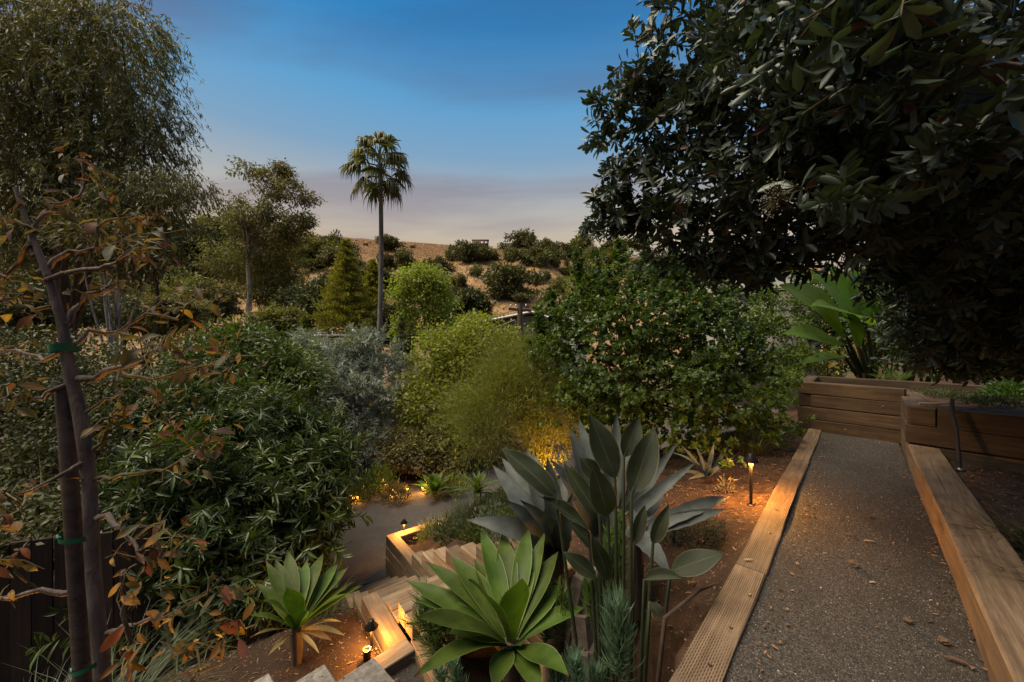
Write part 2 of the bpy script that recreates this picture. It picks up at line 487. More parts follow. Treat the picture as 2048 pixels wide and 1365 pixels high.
M['asphalt'] = rough_mat('drive_asphalt', [(0.35, (0.048, 0.042, 0.036)), (0.55, (0.076, 0.067, 0.057)), (0.7, (0.118, 0.104, 0.089))], 34, 0.6, 0.012, big=(0.55, (0.050, 0.042, 0.035)), stretch=(1, 1, 1))
M['clod'] = rough_mat('soil_crumb', [(0.3, (0.05, 0.028, 0.016)), (0.7, (0.18, 0.11, 0.066))], 6, 0.3, 0.01, coord='Object')
M['litter'] = leaf_mat('leaf_litter', (0.055, 0.03, 0.017), (0.22, 0.13, 0.075), 0.1, 0.8, 0.15)
M['straw'] = leaf_mat('dry_leaf', (0.28, 0.19, 0.10), (0.36, 0.27, 0.16), 0.15, 0.7, 0.2)
# path gravel
t = NT('path_gravel'); tc = t.n('ShaderNodeTexCoord')
vo = t.n('ShaderNodeTexVoronoi'); vo.inputs['Scale'].default_value = 120; t.l(tc.outputs['Object'], vo.inputs['Vector'])
n1 = t.noise(tc.outputs['Object'], 55, 5, 0.7); n2 = t.noise(tc.outputs['Object'], 0.9, 6, 0.65, 0.8)
sv = t.n('ShaderNodeSeparateXYZ'); t.l(vo.outputs['Color'], sv.inputs[0])
col = t.ramp(sv.outputs[0], (0.0, (0.013, 0.011, 0.009)), (0.5, (0.035, 0.030, 0.024)), (1.0, (0.095, 0.082, 0.066)))
col = t.mix(t.ramp(n1, (0.4, (0.6,)*3), (0.6, (0, 0, 0))), col, (0.05, 0.040, 0.032))
col = t.mix(t.ramp(n2, (0.46, (0, 0, 0)), (0.60, (0.75,)*3)), col, (0.030, 0.024, 0.019))
hh = t.math('ADD', t.math('SUBTRACT', 1.0, vo.outputs['Distance']), n1)
M['gravel'] = t.done(t.pbr(col, 0.92, t.bump(hh, 0.8, 0.008), 0.25))
t = NT('pebble'); at = t.n('ShaderNodeAttribute', attribute_name='rnd')
col = t.ramp(at.outputs['Fac'], (0.0, (0.010, 0.008, 0.006)), (0.4, (0.030, 0.025, 0.020)), (0.8, (0.095, 0.081, 0.065)), (0.985, (0.17, 0.148, 0.12)), (1.0, (0.42, 0.37, 0.31)))
M['pebble'] = t.done(t.pbr(col, 0.85, None, 0.3))
# dry hillside
t = NT('dry_grass_hill'); tc = t.n('ShaderNodeTexCoord')
n1 = t.noise(tc.outputs['Object'], 0.028, 7, 0.6, 0.5); n2 = t.noise(t.mapping(tc.outputs['Object'], (1, 0.35, 1)), 0.45, 8, 0.72)
n3 = t.noise(tc.outputs['Object'], 2.2, 4, 0.7)
geo = t.n('ShaderNodeNewGeometry'); sz = t.n('ShaderNodeSeparateXYZ'); t.l(geo.outputs['Position'], sz.inputs[0])
col = t.ramp(n1, (0.36, (0.36, 0.205, 0.092)), (0.52, (0.48, 0.30, 0.145)), (0.66, (0.55, 0.37, 0.195)))
upper = t.ramp(t.math('ADD', t.math('DIVIDE', sz.outputs['Z'], 70.0), t.math('MULTIPLY_ADD', n1, 0.5, -0.25)), (0.48, (0, 0, 0)), (0.64, (1, 1, 1)))
col = t.mix(t.math('MULTIPLY', upper, 0.8), col, (0.19, 0.094, 0.048))
col = t.mix(t.ramp(n2, (0.42, (0.55,)*3), (0.6, (0, 0, 0))), col, (0.10, 0.062, 0.030))
col = t.mix(t.ramp(n3, (0.55, (0, 0, 0)), (0.75, (0.5,)*3)), col, (0.12, 0.09, 0.04))
M['hill'] = t.done(t.pbr(col, 0.95, t.bump(t.math('ADD', n2, n3), 0.9, 0.9), 0.1))
t = NT('valley_ground'); tc = t.n('ShaderNodeTexCoord')
geo = t.n('ShaderNodeNewGeometry'); sz = t.n('ShaderNodeSeparateXYZ'); t.l(geo.outputs['Position'], sz.inputs[0])
n = t.noise(tc.outputs['Object'], 9, 8, 0.65); nb = t.noise(tc.outputs['Object'], 0.9, 5, 0.55, 0.4); nc = t.noise(tc.outputs['Object'], 70, 4, 0.7)
col = t.ramp(n, (0.3, (0.022, 0.012, 0.006)), (0.52, (0.058, 0.030, 0.015)), (0.75, (0.10, 0.056, 0.030)))
col = t.mix(t.ramp(nb, (0.42, (0, 0, 0)), (0.62, (1, 1, 1))), col, (0.034, 0.020, 0.012))
col = t.mix(t.ramp(nc, (0.58, (0, 0, 0)), (0.72, (0.7,)*3)), col, (0.14, 0.088, 0.052))
far = t.ramp(t.math('DIVIDE', sz.outputs['Y'], 100.0), (0.16, (0, 0, 0)), (0.22, (1, 1, 1)))
col = t.mix(far, col, (0.075, 0.062, 0.028))
M['ground'] = t.done(t.pbr(col, 0.95, t.bump(t.math('ADD', n, t.math('MULTIPLY', nc, 0.5)), 0.8, 0.03), 0.15))
# bark
def bark(name, a, b, c, sc=8, st=(3, 10, 1), knots=False):
    t = NT(name); uv = t.n('ShaderNodeUVMap'); tc = t.n('ShaderNodeTexCoord')
    n = t.noise(t.mapping(tc.outputs['Object'], (1, 1, 0.25)), sc, 6, 0.65, 0.6)
    n2 = t.noise(tc.outputs['Object'], sc*0.25, 4, 0.6)
    col = t.ramp(n, (0.32, a), (0.5, b), (0.68, c))
    col = t.mix(t.ramp(n2, (0.45, (0, 0, 0)), (0.7, (0.5,)*3)), col, a)
    return t.done(t.pbr(col, 0.85, t.bump(n, 0.6, 0.02), 0.2))
M['bark'] = bark('brown_bark', (0.045, 0.030, 0.020), (0.085, 0.058, 0.038), (0.14, 0.10, 0.068))
M['bark_sapling'] = bark('sapling_bark', (0.07, 0.05, 0.04), (0.125, 0.094, 0.076), (0.18, 0.142, 0.118), 30)
M['twig'] = bark('twig_bark', (0.06, 0.05, 0.022), (0.11, 0.092, 0.04), (0.16, 0.135, 0.062), 25)
M['bark_pale'] = bark('pale_gum_bark', (0.16, 0.115, 0.08), (0.38, 0.31, 0.245), (0.52, 0.45, 0.37), 1.6)
M['bark_birch'] = bark('white_speckled_bark', (0.05, 0.04, 0.035), (0.40, 0.36, 0.31), (0.52, 0.48, 0.42), 5)
M['bark_palm'] = bark('palm_trunk_bark', (0.085, 0.07, 0.052), (0.165, 0.14, 0.108), (0.24, 0.21, 0.165), 3.5)
M['stake'] = wood_mat('tree_stake', [(0.055, 0.036, 0.026), (0.10, 0.07, 0.052), (0.145, 0.105, 0.08)])
# foliage
M['l_canopy'] = leaf_mat('canopy_leaf', (0.026, 0.040, 0.022), (0.060, 0.085, 0.050), 0.18, 0.42, 0.5, dead=(0.11, 0.05, 0.035), dead_f=0.012)
M['l_euc'] = leaf_mat('gum_leaf', (0.072, 0.072, 0.022), (0.185, 0.158, 0.058), 0.36, 0.5, 0.4, dead=(0.13, 0.075, 0.04), dead_f=0.04)
M['l_euc2'] = leaf_mat('far_gum_leaf', (0.085, 0.076, 0.026), (0.20, 0.168, 0.068), 0.34, 0.55, 0.3, dead=(0.14, 0.085, 0.05), dead_f=0.08)
M['l_olive'] = leaf_mat('olive_leaf', (0.095, 0.102, 0.022), (0.215, 0.208, 0.055), 0.36, 0.55, 0.3)
M['l_dark'] = leaf_mat('dark_oak_leaf', (0.036, 0.040, 0.012), (0.090, 0.092, 0.030), 0.2, 0.55, 0.3)
M['l_bright'] = leaf_mat('bright_leaf', (0.15, 0.175, 0.022), (0.30, 0.315, 0.052), 0.45, 0.5, 0.3)
M['l_pine'] = leaf_mat('pine_needle', (0.15, 0.155, 0.016), (0.30, 0.285, 0.042), 0.42, 0.55, 0.3)
M['l_shrub'] = leaf_mat('shrub_leaf', (0.026, 0.046, 0.011), (0.105, 0.150, 0.036), 0.3, 0.4, 0.5)
M['l_green'] = leaf_mat('hibiscus_leaf', (0.034, 0.056, 0.009), (0.105, 0.145, 0.024), 0.38, 0.45, 0.4)
M['l_lime'] = leaf_mat('lime_leaf', (0.075, 0.125, 0.02), (0.13, 0.195, 0.03), 0.4, 0.5, 0.3)
M['l_silver'] = leaf_mat('silver_leaf', (0.16, 0.185, 0.155), (0.44, 0.47, 0.41), 0.22, 0.6, 0.3)
M['l_wispy'] = leaf_mat('wispy_leaf', (0.095, 0.105, 0.016), (0.20, 0.195, 0.04), 0.4, 0.55, 0.25)
M['l_tuft'] = leaf_mat('tuft_leaf', (0.052, 0.075, 0.042), (0.13, 0.165, 0.10), 0.3, 0.5, 0.3)
M['l_finger'] = leaf_mat('finger_leaf', (0.065, 0.115, 0.068), (0.15, 0.235, 0.145), 0.25, 0.45, 0.4)
M['l_spurge'] = leaf_mat('spurge_leaf', (0.070, 0.105, 0.026), (0.145, 0.20, 0.055), 0.3, 0.5, 0.35)
M['l_rosemary'] = leaf_mat('rosemary_leaf', (0.035, 0.040, 0.024), (0.090, 0.095, 0.058), 0.2, 0.6, 0.25)
M['l_grass'] = leaf_mat('blade_grass', (0.045, 0.056, 0.026), (0.10, 0.115, 0.06), 0.3, 0.5, 0.3)
M['l_drygrass'] = leaf_mat('tawny_grass', (0.12, 0.095, 0.045), (0.24, 0.19, 0.10), 0.3, 0.6, 0.2)
M['l_hillgrass'] = leaf_mat('hill_dry_grass', (0.26, 0.15, 0.068), (0.52, 0.34, 0.175), 0.2, 0.8, 0.1)
M['l_scrub'] = leaf_mat('hill_scrub_leaf', (0.050, 0.052, 0.016), (0.125, 0.118, 0.040), 0.22, 0.6, 0.25)
M['l_scrub2'] = leaf_mat('hill_pale_scrub_leaf', (0.085, 0.085, 0.022), (0.185, 0.165, 0.055), 0.25, 0.6, 0.25)
M['l_moss'] = leaf_mat('seedling_leaf', (0.042, 0.050, 0.020), (0.10, 0.105, 0.045), 0.25, 0.6, 0.25)
M['l_fern'] = leaf_mat('fern_leaf', (0.045, 0.085, 0.018), (0.085, 0.14, 0.03), 0.35, 0.5, 0.3)
M['l_sapling'] = blade_mat('sapling_leaf', (0.055, 0.060, 0.026), (0.105, 0.102, 0.052), None, (0.13, 0.11, 0.05), 0.45, 0.55, 0.35, tcol=(1.5, 1.05, 0.5), tipc=(0.14, 0.05, 0.03))
M['l_sapling_brown'] = blade_mat('sapling_brown_leaf', (0.060, 0.034, 0.022), (0.105, 0.066, 0.045), None, None, 0.4, 0.65, 0.3, tcol=(1.5, 0.95, 0.5))
M['l_sapling_yellow'] = blade_mat('sapling_yellow_leaf', (0.115, 0.098, 0.026), (0.17, 0.13, 0.04), None, (0.2, 0.15, 0.06), 0.5, 0.55, 0.3, tcol=(1.4, 1.0, 0.4))
M['l_saplit'] = leaf_mat('sapling_small_leaf', (0.045, 0.048, 0.022), (0.135, 0.105, 0.045), 0.45, 0.6, 0.25, tcol=(1.4, 1.1, 0.45), dead=(0.12, 0.05, 0.025), dead_f=0.2)
M['agave'] = blade_mat('agave_leaf', (0.050, 0.086, 0.010), (0.100, 0.152, 0.022), (0.17, 0.21, 0.06), None, 0.40, 0.52, 0.3, tipc=(0.10, 0.06, 0.03))  # pale edge colour paints the backlit rim onto the leaf margins
M['agave_blue'] = blade_mat('blue_agave_leaf', (0.046, 0.054, 0.048), (0.098, 0.110, 0.098), (0.07, 0.055, 0.04), None, 0.08, 0.6, 0.3, tipc=(0.05, 0.03, 0.02))
M['agave_dry'] = blade_mat('dry_agave_leaf', (0.20, 0.155, 0.055), (0.32, 0.25, 0.10), None, None, 0.3, 0.6, 0.3, tcol=(1.3, 1.1, 0.5))
M['strel'] = blade_mat('paddle_leaf', (0.017, 0.023, 0.010), (0.036, 0.045, 0.020), (0.12, 0.11, 0.06), (0.065, 0.072, 0.038), 0.16, 0.5, 0.28, pleat=0.5)
M['strel_stem'] = plain('paddle_stalk', (0.032, 0.043, 0.020), 0.5)
M['banana'] = blade_mat('giant_paddle_leaf', (0.070, 0.125, 0.018), (0.115, 0.185, 0.030), None, (0.12, 0.19, 0.05), 0.5, 0.5, 0.3, pleat=1.6, tcol=(1.3, 1.6, 0.25))
M['palm_leaf'] = leaf_mat('fan_palm_leaf', (0.055, 0.060, 0.020), (0.14, 0.135, 0.05), 0.3, 0.5, 0.4, dead=(0.18, 0.12, 0.06), dead_f=0.12)
M['metal'] = plain('bronze_metal', (0.045, 0.038, 0.033), 0.45, 0.7)
M['black'] = plain('black_plastic', (0.012, 0.012, 0.012), 0.4)
M['hose'] = plain('irrigation_tube', (0.012, 0.010, 0.009), 0.8)
M['brass'] = plain('fixture_rim', (0.20, 0.12, 0.08), 0.4, 0.5)
M['green_tie'] = plain('green_tie', (0.008, 0.12, 0.055), 0.35)
M['handle'] = plain('pale_handle', (0.30, 0.23, 0.14), 0.6)
M['steel'] = plain('screw_steel', (0.35, 0.33, 0.30), 0.35, 0.9)
M['stucco'] = rough_mat('cream_stucco', [(0.3, (0.27, 0.24, 0.20)), (0.7, (0.34, 0.31, 0.26))], 3, 0.2, 0.01)
M['grey_wall'] = rough_mat('grey_siding', [(0.3, (0.155, 0.165, 0.15)), (0.7, (0.20, 0.21, 0.19))], 2, 0.2, 0.01)
M['white'] = rough_mat('white_paint', [(0.3, (0.66, 0.64, 0.60)), (0.7, (0.76, 0.74, 0.70))], 4, 0.1, 0.005)
M['roof'] = rough_mat('grey_roof', [(0.3, (0.17, 0.155, 0.14)), (0.7, (0.27, 0.25, 0.225))], 6, 0.4, 0.03)
M['brown_trim'] = plain('brown_trim', (0.055, 0.036, 0.024), 0.7)
M['glass'] = plain('window_glass', (0.035, 0.042, 0.048), 0.08, 0.0, 0.8)
M['corten'] = rough_mat('container_cladding', [(0.3, (0.09, 0.065, 0.045)), (0.7, (0.15, 0.11, 0.08))], 2, 0.2, 0.02)
M['wire'] = plain('wire_black', (0.03, 0.03, 0.03), 0.6)
M['cable'] = plain('pale_cable', (0.40, 0.38, 0.34), 0.6)
M['stone'] = rough_mat('field_stone', [(0.3, (0.13, 0.10, 0.075)), (0.7, (0.26, 0.21, 0.16))], 11, 0.6, 0.02)
M['lens'] = glow('lamp_glow', (1.0, 0.40, 0.06), 5.0)
M['lens_far'] = glow('far_lamp_glow', (1.0, 0.40, 0.06), 9.0)
M['berry'] = plain('flower_bud', (0.21, 0.20, 0.15), 0.7)
# ------------------------------------------------------------------ builders
def pmat(o):
    m = Matrix.LocRotScale(o.location, o.rotation_euler, o.scale)
    return (pmat(o.parent) @ m) if o.parent else m
def timber(parent, p0, p1, w, h, mat, name='timber', roll=None, jit=0.004):
    """squared timber, centre line p0-p1, width w, height h, edges worn; local X is the grain"""
    p0 = Vector(p0); p1 = Vector(p1); d = p1-p0; L = d.length; d.normalize()
    up = Vector((0, 0, 1)) if abs(d.z) < 0.9 else Vector((NL[0], NL[1], 0))
    if roll is not None: up = Vector(roll)
    y = up.cross(d).normalized(); z = d.cross(y).normalized()
    bm = bmesh.new(); bmesh.ops.create_cube(bm, size=1)
    for v in bm.verts: v.co = Vector((v.co.x*L, v.co.y*w, v.co.z*h))
    bmesh.ops.bevel(bm, geom=bm.edges[:], offset=min(w, h)*0.045, segments=1, affect='EDGES')
    ns = int(min(9, max(0, L/0.28)))
    long_e = [e for e in bm.edges if abs(e.verts[0].co.x-e.verts[1].co.x) > L*0.5]
    if ns: bmesh.ops.subdivide_edges(bm, edges=long_e, cuts=ns, use_grid_fill=True)
    ph = random.uniform(0, 6.28); wa = min(0.006, L*0.003)
    for v in bm.verts:
        v.co.y += wa*math.sin(v.co.x*1.7+ph); v.co.z += wa*0.6*math.sin(v.co.x*2.3+ph*1.7)
    for v in bm.verts: v.co += Vector((random.uniform(-jit, jit), random.uniform(-jit, jit)*0.7, random.uniform(-jit, jit)*0.7))
    me = bpy.data.meshes.new(name); bm.to_mesh(me); bm.free(); me.materials.append(mat)
    o = bpy.data.objects.new(name, me); link(o, parent)
    m = Matrix((y.cross(z), y, z)).transposed().to_4x4(); m.translation = (p0+p1)/2
    o.matrix_local = (pmat(parent).inverted() @ m) if parent else m
    return o

T_QUAD = (np.array([(0, 0, 0), (.45, .5, .03), (1, 0, -.08), (.45, -.5, .03)]), [np.array([[0, 1, 2, 3]])])
T_LEAF = (np.array([(0, 0, 0), (.36, 0, -.04), (.7, 0, -.07), (1, 0, -.18), (.34, .5, .03), (.7, .36, -.01), (.34, -.5, .03), (.7, -.36, -.01)]),
          [np.array([[0, 1, 4], [0, 6, 1], [5, 2, 3], [2, 7, 3]]), np.array([[4, 1, 2, 5], [1, 6, 7, 2]])])
T_L4 = (np.array([(0, 0, 0), (.34, .5, .05), (.72, .34, .02), (1, 0, -.12), (.72, -.34, .02), (.34, -.5, .05)]), [np.array([[0, 1, 2, 3], [0, 3, 4, 5]])])
T_OB = (np.array([(0, 0, 0), (.40, .40, .05), (.76, .5, .02), (.97, .18, -.05), (1, 0, -.06), (.97, -.18, -.05), (.76, -.5, .02), (.40, -.40, .05)]), [np.array([[0, 1, 2, 3, 4], [0, 4, 5, 6, 7]])])
T_NEEDLE = (np.array([(0, .5, 0), (0, -.5, 0), (.55, -.45, .04), (.55, .45, .04), (1, 0, .0)]), [np.array([[0, 1, 2, 3]]), np.array([[3, 2, 4]])])
T_CURL = (np.array([(0, .5, 0), (0, -.5, 0), (.35, -.5, -.05), (.35, .5, -.05), (.7, -.42, .04), (.7, .42, .04), (1, 0, .22)]), [np.array([[0, 1, 2, 3], [3, 2, 4, 5]]), np.array([[5, 4, 6]])])
def unit(v):
    return v/(np.linalg.norm(v, axis=-1, keepdims=True)+1e-9)
def leaves(name, Pt, D, N, L, Wd, tm, mat, rnd, parent=None, kind='stuff'):
    Pt = np.asarray(Pt); n = len(Pt); D = unit(D); B = unit(np.cross(N, D)); N2 = np.cross(D, B)
    L = np.broadcast_to(L, (n,)); Wd = np.broadcast_to(Wd, (n,))
    tv, tf = tm; k = len(tv)
    V = Pt[:, None]+(tv[None, :, 0, None]*L[:, None, None])*D[:, None]+(tv[None, :, 1, None]*Wd[:, None, None])*B[:, None]+(tv[None, :, 2, None]*L[:, None, None])*N2[:, None]
    off = (np.arange(n)*k)[:, None, None]
    faces = [(f[None]+off).reshape(-1, f.shape[1]) for f in tf]
    uv = np.tile(np.stack([tv[:, 0], tv[:, 1]+.5], -1), (n, 1))
    me = npmesh(name, V.reshape(-1, 3), faces, mat, uv, np.repeat(rnd, k))
    o = mobj(name, me, parent)
    if kind: o['kind'] = kind
    return o
def blob_pts(blobs, n, rng, shell=0.5, flat=False):
    C = np.array([b[0] for b in blobs]); R = np.array([b[1] for b in blobs])
    w = (R.prod(1))**0.72; w /= w.sum()
    i = rng.choice(len(blobs), n, p=w)
    d = unit(rng.normal(size=(n, 3)))
    r = shell+(1-shell)*np.sqrt(rng.random(n))
    ph = rng.random((4, 3))*6.28; fq = rng.uniform(3.5, 9.0, (4, 3))
    lump = sum(np.sin(d[:, 0]*fq[k, 0]+ph[k, 0]+i*1.7)*np.sin(d[:, 1]*fq[k, 1]+ph[k, 1])*np.sin(d[:, 2]*fq[k, 2]+ph[k, 2]+i*.9) for k in range(4))
    r *= (1+0.30*lump)*(1+0.09*rng.normal(size=n))
    r = r+np.where(rng.random(n) < 0.10, rng.random(n)*0.38, 0)
    r = np.clip(r, 0.1, 1.5)
    return C[i]+d*r[:, None]*R[i], unit(d/R[i])
def BL(px, py, Y, rx, ry, rd=None):
    c = P(px, py, Y); return (np.array(c), np.array((rx/F*Y, (rd if rd else rx/F*Y), ry/F*Y)))
def crown_arrays(blobs, nc, per, cr, droop, rng, shell=0.5, out=0.6):
    c, d = blob_pts(blobs, nc, rng, shell)
    tone = rng.random(nc)
    i = np.repeat(np.arange(nc), per); n = len(i)
    off = rng.normal(size=(n, 3))*cr*np.array([1, 1, 0.75])
    pts = c[i]+off
    D = d[i]*out+rng.normal(size=(n, 3))*0.75+np.array([0, 0, -droop])+unit(off)*0.5
    N = rng.normal(size=(n, 3))*0.7+np.array([0, 0, 1.0])+d[i]*0.3
    rnd = np.clip(tone[i]*0.55+rng.random(n)*0.45, 0, 1)
    return c, pts, D, N, rnd
def limbs(base, top, r, targets, mat, parent, name='trunk', rng=RNG, bend=0.15, n=7, lean=None, limb_r=0.42, start=0.35):
    base = np.array(base); top = np.array(top)
    mb = MB(); H = np.linalg.norm(top-base)
    us = np.linspace(0, 1, 7)
    wob = rng.normal(size=(7, 3))*H*0.012; wob[0] = 0
    axis = base[None]+(top-base)[None]*us[:, None]+wob
    mb.tube(axis, r*(1-0.72*us)*(1+0.5*np.exp(-us*14)), n)
    for tg in targets:
        tg = np.array(tg)
        u0 = np.clip(start+rng.random()*(0.92-start), 0, 0.95)
        p0 = np.array([np.interp(u0, us, axis[:, j]) for j in range(3)])
        if tg[2] < p0[2]: u0 = start; p0 = np.array([np.interp(u0, us, axis[:, j]) for j in range(3)])
        mid = (p0+tg)/2+np.array([0, 0, 1])*np.linalg.norm(tg-p0)*bend+rng.normal(size=3)*np.linalg.norm(tg-p0)*0.06
        ts = np.linspace(0, 1, 6)[:, None]
        pts = (1-ts)**2*p0+2*ts*(1-ts)*mid+ts**2*tg
        r0 = r*(1-0.72*u0)*limb_r*1.3
        mb.tube(pts, np.linspace(r0, max(r0*0.16, 0.004), 6), max(4, n-2))
    return mb.build(name, mat, parent, True)
def tree(name, label, cat, base, blobs, nc, per, cr, leaf, mat, tr=0.15, top=None, droop=0.2, tm=T_QUAD, bmat='bark', group=None, nl=10, seed=1, shell=0.5, crown='crown', trunk='trunk', out=0.6, limb_r=0.42, start=0.35, gap=9.0):
    rng = np.random.default_rng(seed)
    base = Vector(base)
    t = thing(name, label, cat, base, 0, group)
    c, pts, D, N, rnd = crown_arrays(blobs, nc, per, cr, droop, rng, shell, out)
    gs = 0.42*float(np.mean([b[1].mean() for b in blobs]))
    gp = vnoise(pts[:, 0]+pts[:, 1]*.6, pts[:, 2], gs, seed)+.6*vnoise(pts[:, 0]-pts[:, 1]*.5, pts[:, 2], gs*.45, seed+3)
    kp = gp < gap
    pts, D, N, rnd = pts[kp], D[kp], N[kp], rnd[kp]
    n = len(pts)
    L = leaf[0]*rng.uniform(0.6, 1.25, n); Wd = leaf[1]*rng.uniform(0.7, 1.2, n)
    leaves(crown, pts, D, N, L, Wd, tm, M[mat], rnd, t)
    if top is None:
        zc = np.array([b[0] for b in blobs]); top = zc.mean(0)*0.5+np.array(zc[np.argmax(zc[:, 2])])*0.5
    tg = c[rng.choice(len(c), nl, replace=False)]
    limbs(base-Vector((0, 0, 0.15)), top, tr, tg, M[bmat], t, trunk, rng, limb_r=limb_r, start=start)
    return t

PROF = {
    'agave': ([0, .12, .3, .45, .6, .75, .88, .96, 1], [.30, .42, .74, .96, 1, .76, .38, .13, .0]),
    'blue': ([0, .1, .3, .5, .7, .85, .95, 1], [.80, .72, .78, .80, .62, .36, .13, .0]),
    'paddle': ([0, .06, .2, .4, .6, .8, .92, 1], [.03, .35, .82, 1, .93, .58, .24, .0]),
    'leaf': ([0, .1, .3, .5, .7, .88, 1], [.02, .42, .9, 1, .78, .36, .0]),
    'strap': ([0, .3, .7, .9, 1], [.8, 1, .75, .35, .0]),
}
def blade_mesh(name, mat, base, tip, width, arch=0.1, nh=(0, 0, 1), prof='agave', fold=0.25, nu=9, twist=0.0, wave=0.0, notch=0.0, rng=random):
    base = np.array(base, float); tip = np.array(tip, float); d = tip-base; L = np.linalg.norm(d); T = d/L
    nh = np.array(nh, float); N = nh-T*np.dot(nh, T); N /= np.linalg.norm(N)+1e-9
    ctrl = (base+tip)/2+N*arch*2*L
    us = np.linspace(0, 1, nu+1)
    C = ((1-us)**2)[:, None]*base+(2*us*(1-us))[:, None]*ctrl+(us**2)[:, None]*tip
    Tn = unit(np.gradient(C, axis=0))
    Bn = unit(np.cross(Tn, N)); Nn = np.cross(Bn, Tn)
    if twist:
        a = us*twist; Bn, Nn = Bn*np.cos(a)[:, None]+Nn*np.sin(a)[:, None], Nn*np.cos(a)[:, None]-Bn*np.sin(a)[:, None]
    w = np.interp(us, *PROF[prof])*width/2
    vs = np.array([-1, -.5, 0, .5, 1.0]); k = len(vs)
    ph = rng.random()*6.28
    V = []; UV = []
    for i in range(nu+1):
        for j, v in enumerate(vs):
            ww = w[i]
            if notch and abs(v) == 1 and i not in (0, nu): ww = ww*(1-notch*((i+(v > 0)) % 2))
            off = Bn[i]*v*ww+Nn[i]*(fold*(abs(v)**1.6)*w[i])
            if wave: off = off+Nn[i]*wave*L*math.sin(us[i]*9+ph+v*1.3)*abs(v)
            V.append(C[i]+off); UV.append((us[i], 0.5+v/2))
    i = np.arange(nu)[:, None]*k; j = np.arange(k-1)[None]
    q = np.stack([i+j, i+j+1, i+k+j+1, i+k+j], -1).reshape(-1, 4)
    return npmesh(name, np.array(V), [q], mat, np.array(UV), None, True)
def blade(name, parent, mat, *a, **k):
    return mobj(name, blade_mesh(name, mat, *a, **k), parent)
def reach(c, px, py, L, sign):
    """point on the sight line through (px,py) that lies L from c (far side if sign>0)"""
    O = np.array([0, 0, EYE]); d = np.array([(px-1024)/F, 1, -(py-682.5)/F])
    oc = O-np.array(c); A = d@d; Bq = 2*d@oc; Cq = oc@oc-L*L
    disc = Bq*Bq-4*A*Cq
    Y = (-Bq+(sign*math.sqrt(disc) if disc > 0 else 0))/(2*A)
    return O+d*Y

def rosette(name, label, cat, c, tips, width, mat, prof='agave', fold=0.32, arch=0.09, part='leaf', group=None, base_r=0.03, nu=10, hub=None):
    """succulent seen leaf by leaf; tips: (px,py,L,sign[,width factor[,material]])"""
    c = np.array(c, float)
    t = thing(name, label, cat, tuple(c), 0, group)
    for tp in tips:
        px, py, L, sg = tp[:4]; wf = tp[4] if len(tp) > 4 else 1.0; m = tp[5] if len(tp) > 5 else mat
        e0 = np.array(P(px, py, c[1])); L = max(L, np.linalg.norm(e0-c)*(1.06 if sg > 0 else 1.24))
        e = reach(c, px, py, L, sg)
        d = unit(e-c)
        b = c+d*base_r
        nh = (c+np.array([0, 0, 1.0])*L*1.1)-(b+e)/2
        blade(part, t, M[m], b, e, width*wf, arch*random.uniform(0.5, 1.3), nh, prof, fold*random.uniform(0.7, 1.3), nu, random.uniform(-0.25, 0.25), 0.008)
    if hub:
        mb = MB(); mb.tube([c+np.array([0, 0, -hub[1]]), c+np.array([0.01, 0, -hub[1]*0.5]), c+np.array([0, 0, 0.03])], [hub[0]*0.8, hub[0], hub[0]*1.1], 9)
        mb.build('stem', M['bark'], t, True)
    return t
def rosette_auto(name, label, cat, c, L, n, width, mat, prof='agave', el0=15, el1=85, seed=0, group=None, fold=0.3, arch=0.1, part='leaf', nu=8, droop=0.0, notch=0.0):
    rr = random.Random(seed); c = np.array(c, float)
    t = thing(name, label, cat, tuple(c), 0, group)
    for i in range(n):
        u = i/max(1, n-1); az = i*2.39996+rr.uniform(-.2, .2); el = math.radians(el0+(el1-el0)*u**0.8+rr.uniform(-6, 6))
        l = L*(1.0-0.35*u)*rr.uniform(0.85, 1.1)
        d = np.array([math.cos(az)*math.cos(el), math.sin(az)*math.cos(el), math.sin(el)])
        e = c+d*l+np.array([0, 0, -droop*l*math.cos(el)])
        nh = np.array([0, 0, 1.0])*l-d*l*0.5
        blade(part, t, M[mat], c+d*0.02, e, width*rr.uniform(.85, 1.1), arch, nh, prof, fold, nu, rr.uniform(-.3, .3), 0.01, notch)
    return t
def tuft(name, label, cat, base, n, L, spread, width, mat, seed=0, droop=0.5, group=None, r=0.05, part='blades', kindtop=False, curve=True):
    """grassy clump: many curved blades"""
    rng = np.random.default_rng(seed); base = np.array(base, float)
    az = rng.random(n)*6.283; sp = spread*np.sqrt(rng.random(n)); l = L*rng.uniform(0.55, 1.1, n)
    b = base+np.stack([np.cos(az)*r*rng.random(n), np.sin(az)*r*rng.random(n), np.zeros(n)], -1)
    az = az+rng.normal(size=n)*0.5
    h = np.stack([np.cos(az), np.sin(az), np.zeros(n)], -1)
    seg = 5; us = np.linspace(0, 1, seg+1)
    V = []; 
    side = np.stack([-np.sin(az), np.cos(az), np.zeros(n)], -1)
    for k, u in enumerate(us):
        ang = sp*(0.35+0.9*u*(1+droop*u))
        # integrate direction approximately
        pos = h*(np.sin(ang)*l*u)[:, None]+np.array([0, 0, 1.0])*(np.cos(ang*0.9)*l*u)[:, None]
        ww = width*(1-u**1.6)*0.5
        V.append(b+pos+side*ww); V.append(b+pos-side*ww)
    V = np.stack(V, 1)   # n, 2*(seg+1), 3
    k = 2*(seg+1)
    f = np.array([[2*i, 2*i+1, 2*i+3, 2*i+2] for i in range(seg)])
    faces = [(f[None]+(np.arange(n)*k)[:, None, None]).reshape(-1, 4)]
    me = npmesh(part, V.reshape(-1, 3), faces, M[mat], None, np.repeat(rng.random(n), k))
    t = thing(name, label, cat, tuple(base), 0, group)
    o = mobj(part, me, t); o['kind'] = 'stuff'
    return t
